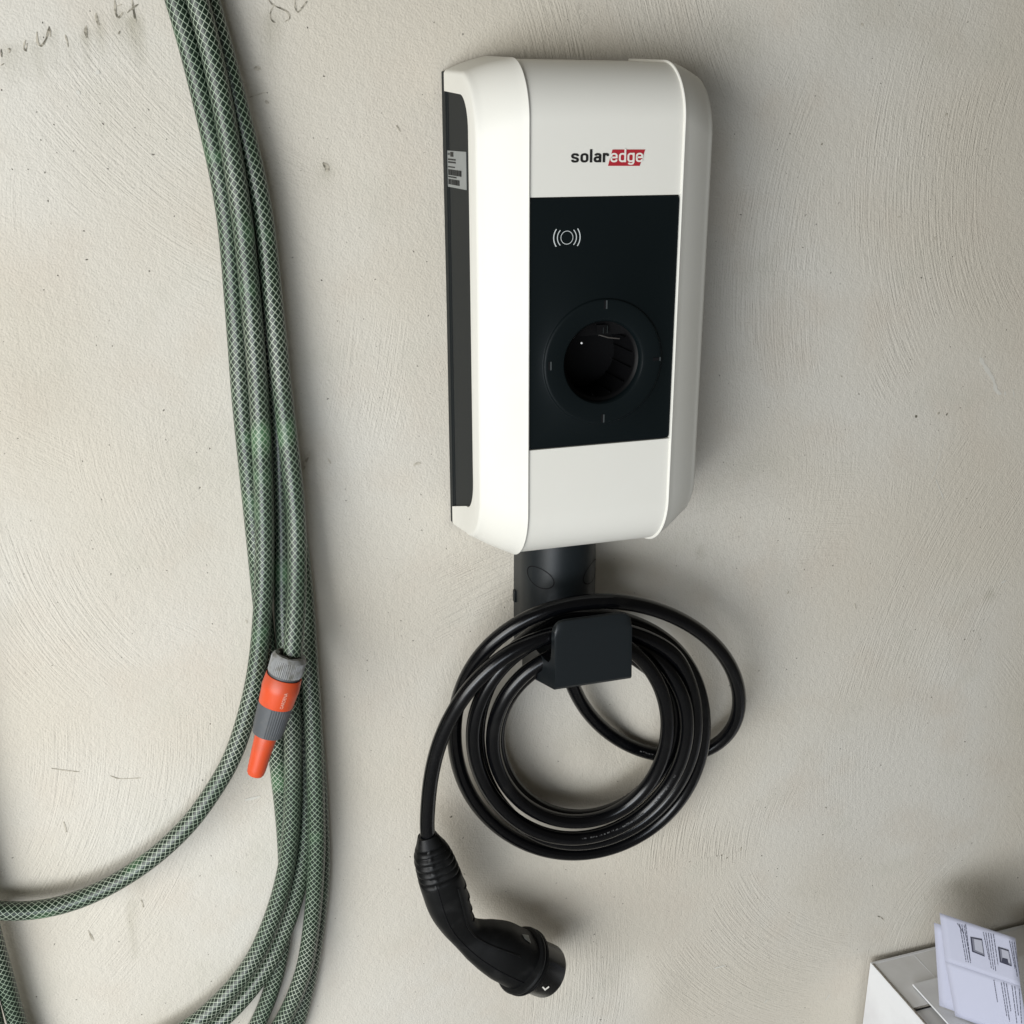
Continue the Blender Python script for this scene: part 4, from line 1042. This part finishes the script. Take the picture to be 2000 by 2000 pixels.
def line(pg, c, n, a, b, w=5, m_=MT['ink']):
    w = w * .75
    (x0, y0), (x1, y1) = a, b; L = math.hypot(x1 - x0, y1 - y0); nx, ny = -(y1 - y0) / L * w, (x1 - x0) / L * w
    t = 0.0
    while t < 1:                                  # words along the line
        e = min(1, t + random.uniform(.05, .16))
        ax_, ay_, bx_, by_ = x0 + (x1 - x0) * t, y0 + (y1 - y0) * t, x0 + (x1 - x0) * e, y0 + (y1 - y0) * e
        ink([(ax_ - nx, ay_ - ny), (bx_ - nx, by_ - ny), (bx_ + nx, by_ + ny), (ax_ + nx, ay_ + ny)], pg, c, n, m_, 'text_line')
        t = e + .018
for k in range(4): line(pu, cu, nu, (1212 + 24 * k, 352 + 6 * k), (1284 + 24 * k, 760 + 6 * k - (300 if k == 0 else 0)), 4)
line(pu, cu, nu, (1300, 360), (1356, 775), 4)
for k in range(5): line(pu, cu, nu, (1492 + 27 * k, 445 + 5 * k), (1556 + 24 * k, (740, 835, 850, 865, 800)[k]), 4)
for k in range(3): line(pu, cu, nu, (1775 + 25 * k, 540 + 8 * k), (1835 + 25 * k, (840, 930, 900)[k]), 4)
for (a, b, c_, d_) in (((1352, 496), (1478, 520), (1508, 710), (1372, 656)), ((1650, 604), (1765, 640), (1800, 815), (1672, 770))):
    ink([a, b, c_, d_], pu, cu, nu, MT['ink'], 'diagram', .0007)
    cx_, cy_ = (a[0] + b[0] + c_[0] + d_[0]) / 4, (a[1] + b[1] + c_[1] + d_[1]) / 4
    ink([(x + (cx_ - x) * .16 + 6, y + (cy_ - y) * .14) for x, y in (a, b, c_, d_)], pu, cu, nu, MT['inkgrey'], 'diagram', .0010)
    ink([(x + (cx_ - x) * .34 + 14, y + (cy_ - y) * .26 - 4) for x, y in (a, b, c_, d_)], pu, cu, nu, MT['inklight'], 'diagram', .0013)
ink([(1700, 720), (1755, 735), (1768, 795), (1690, 765)], pu, cu, nu, MT['ink'], 'diagram', .0016)
line(pw, cw, nw, (1606, 960), (1646, 1200), 4)
for k, (xa, ya_, xb, yb_) in enumerate(((1685, 990, 1748, 1360), (1712, 985, 1776, 1410), (1740, 1000, 1790, 1300), (1800, 1020, 1855, 1430), (1830, 1030, 1872, 1350), (1880, 1060, 1905, 1430))):
    line(pw, cw, nw, (xa, ya_), (xb, yb_), 4)
# cream pot just showing at the picture's edge
yb_ = foot(1997, 1936)[2]; pt = at(2046, 1936, yb_); hp_ = at(1997, 1886, yb_).z - (ZB + .0055)
bm = lathe([(0, .030), (.004, .033), (hp_ - .016, .035), (hp_ - .014, .039), (hp_ - .002, .039), (hp_, .037)], 32); bm.transform(Matrix.Translation((pt.x, pt.y, ZB + .0055)))
pot = obj('plastic_pot', bm, MT['cream'])
tag(pot, 'cream plastic pot at the right edge behind the leaflet', 'pot')
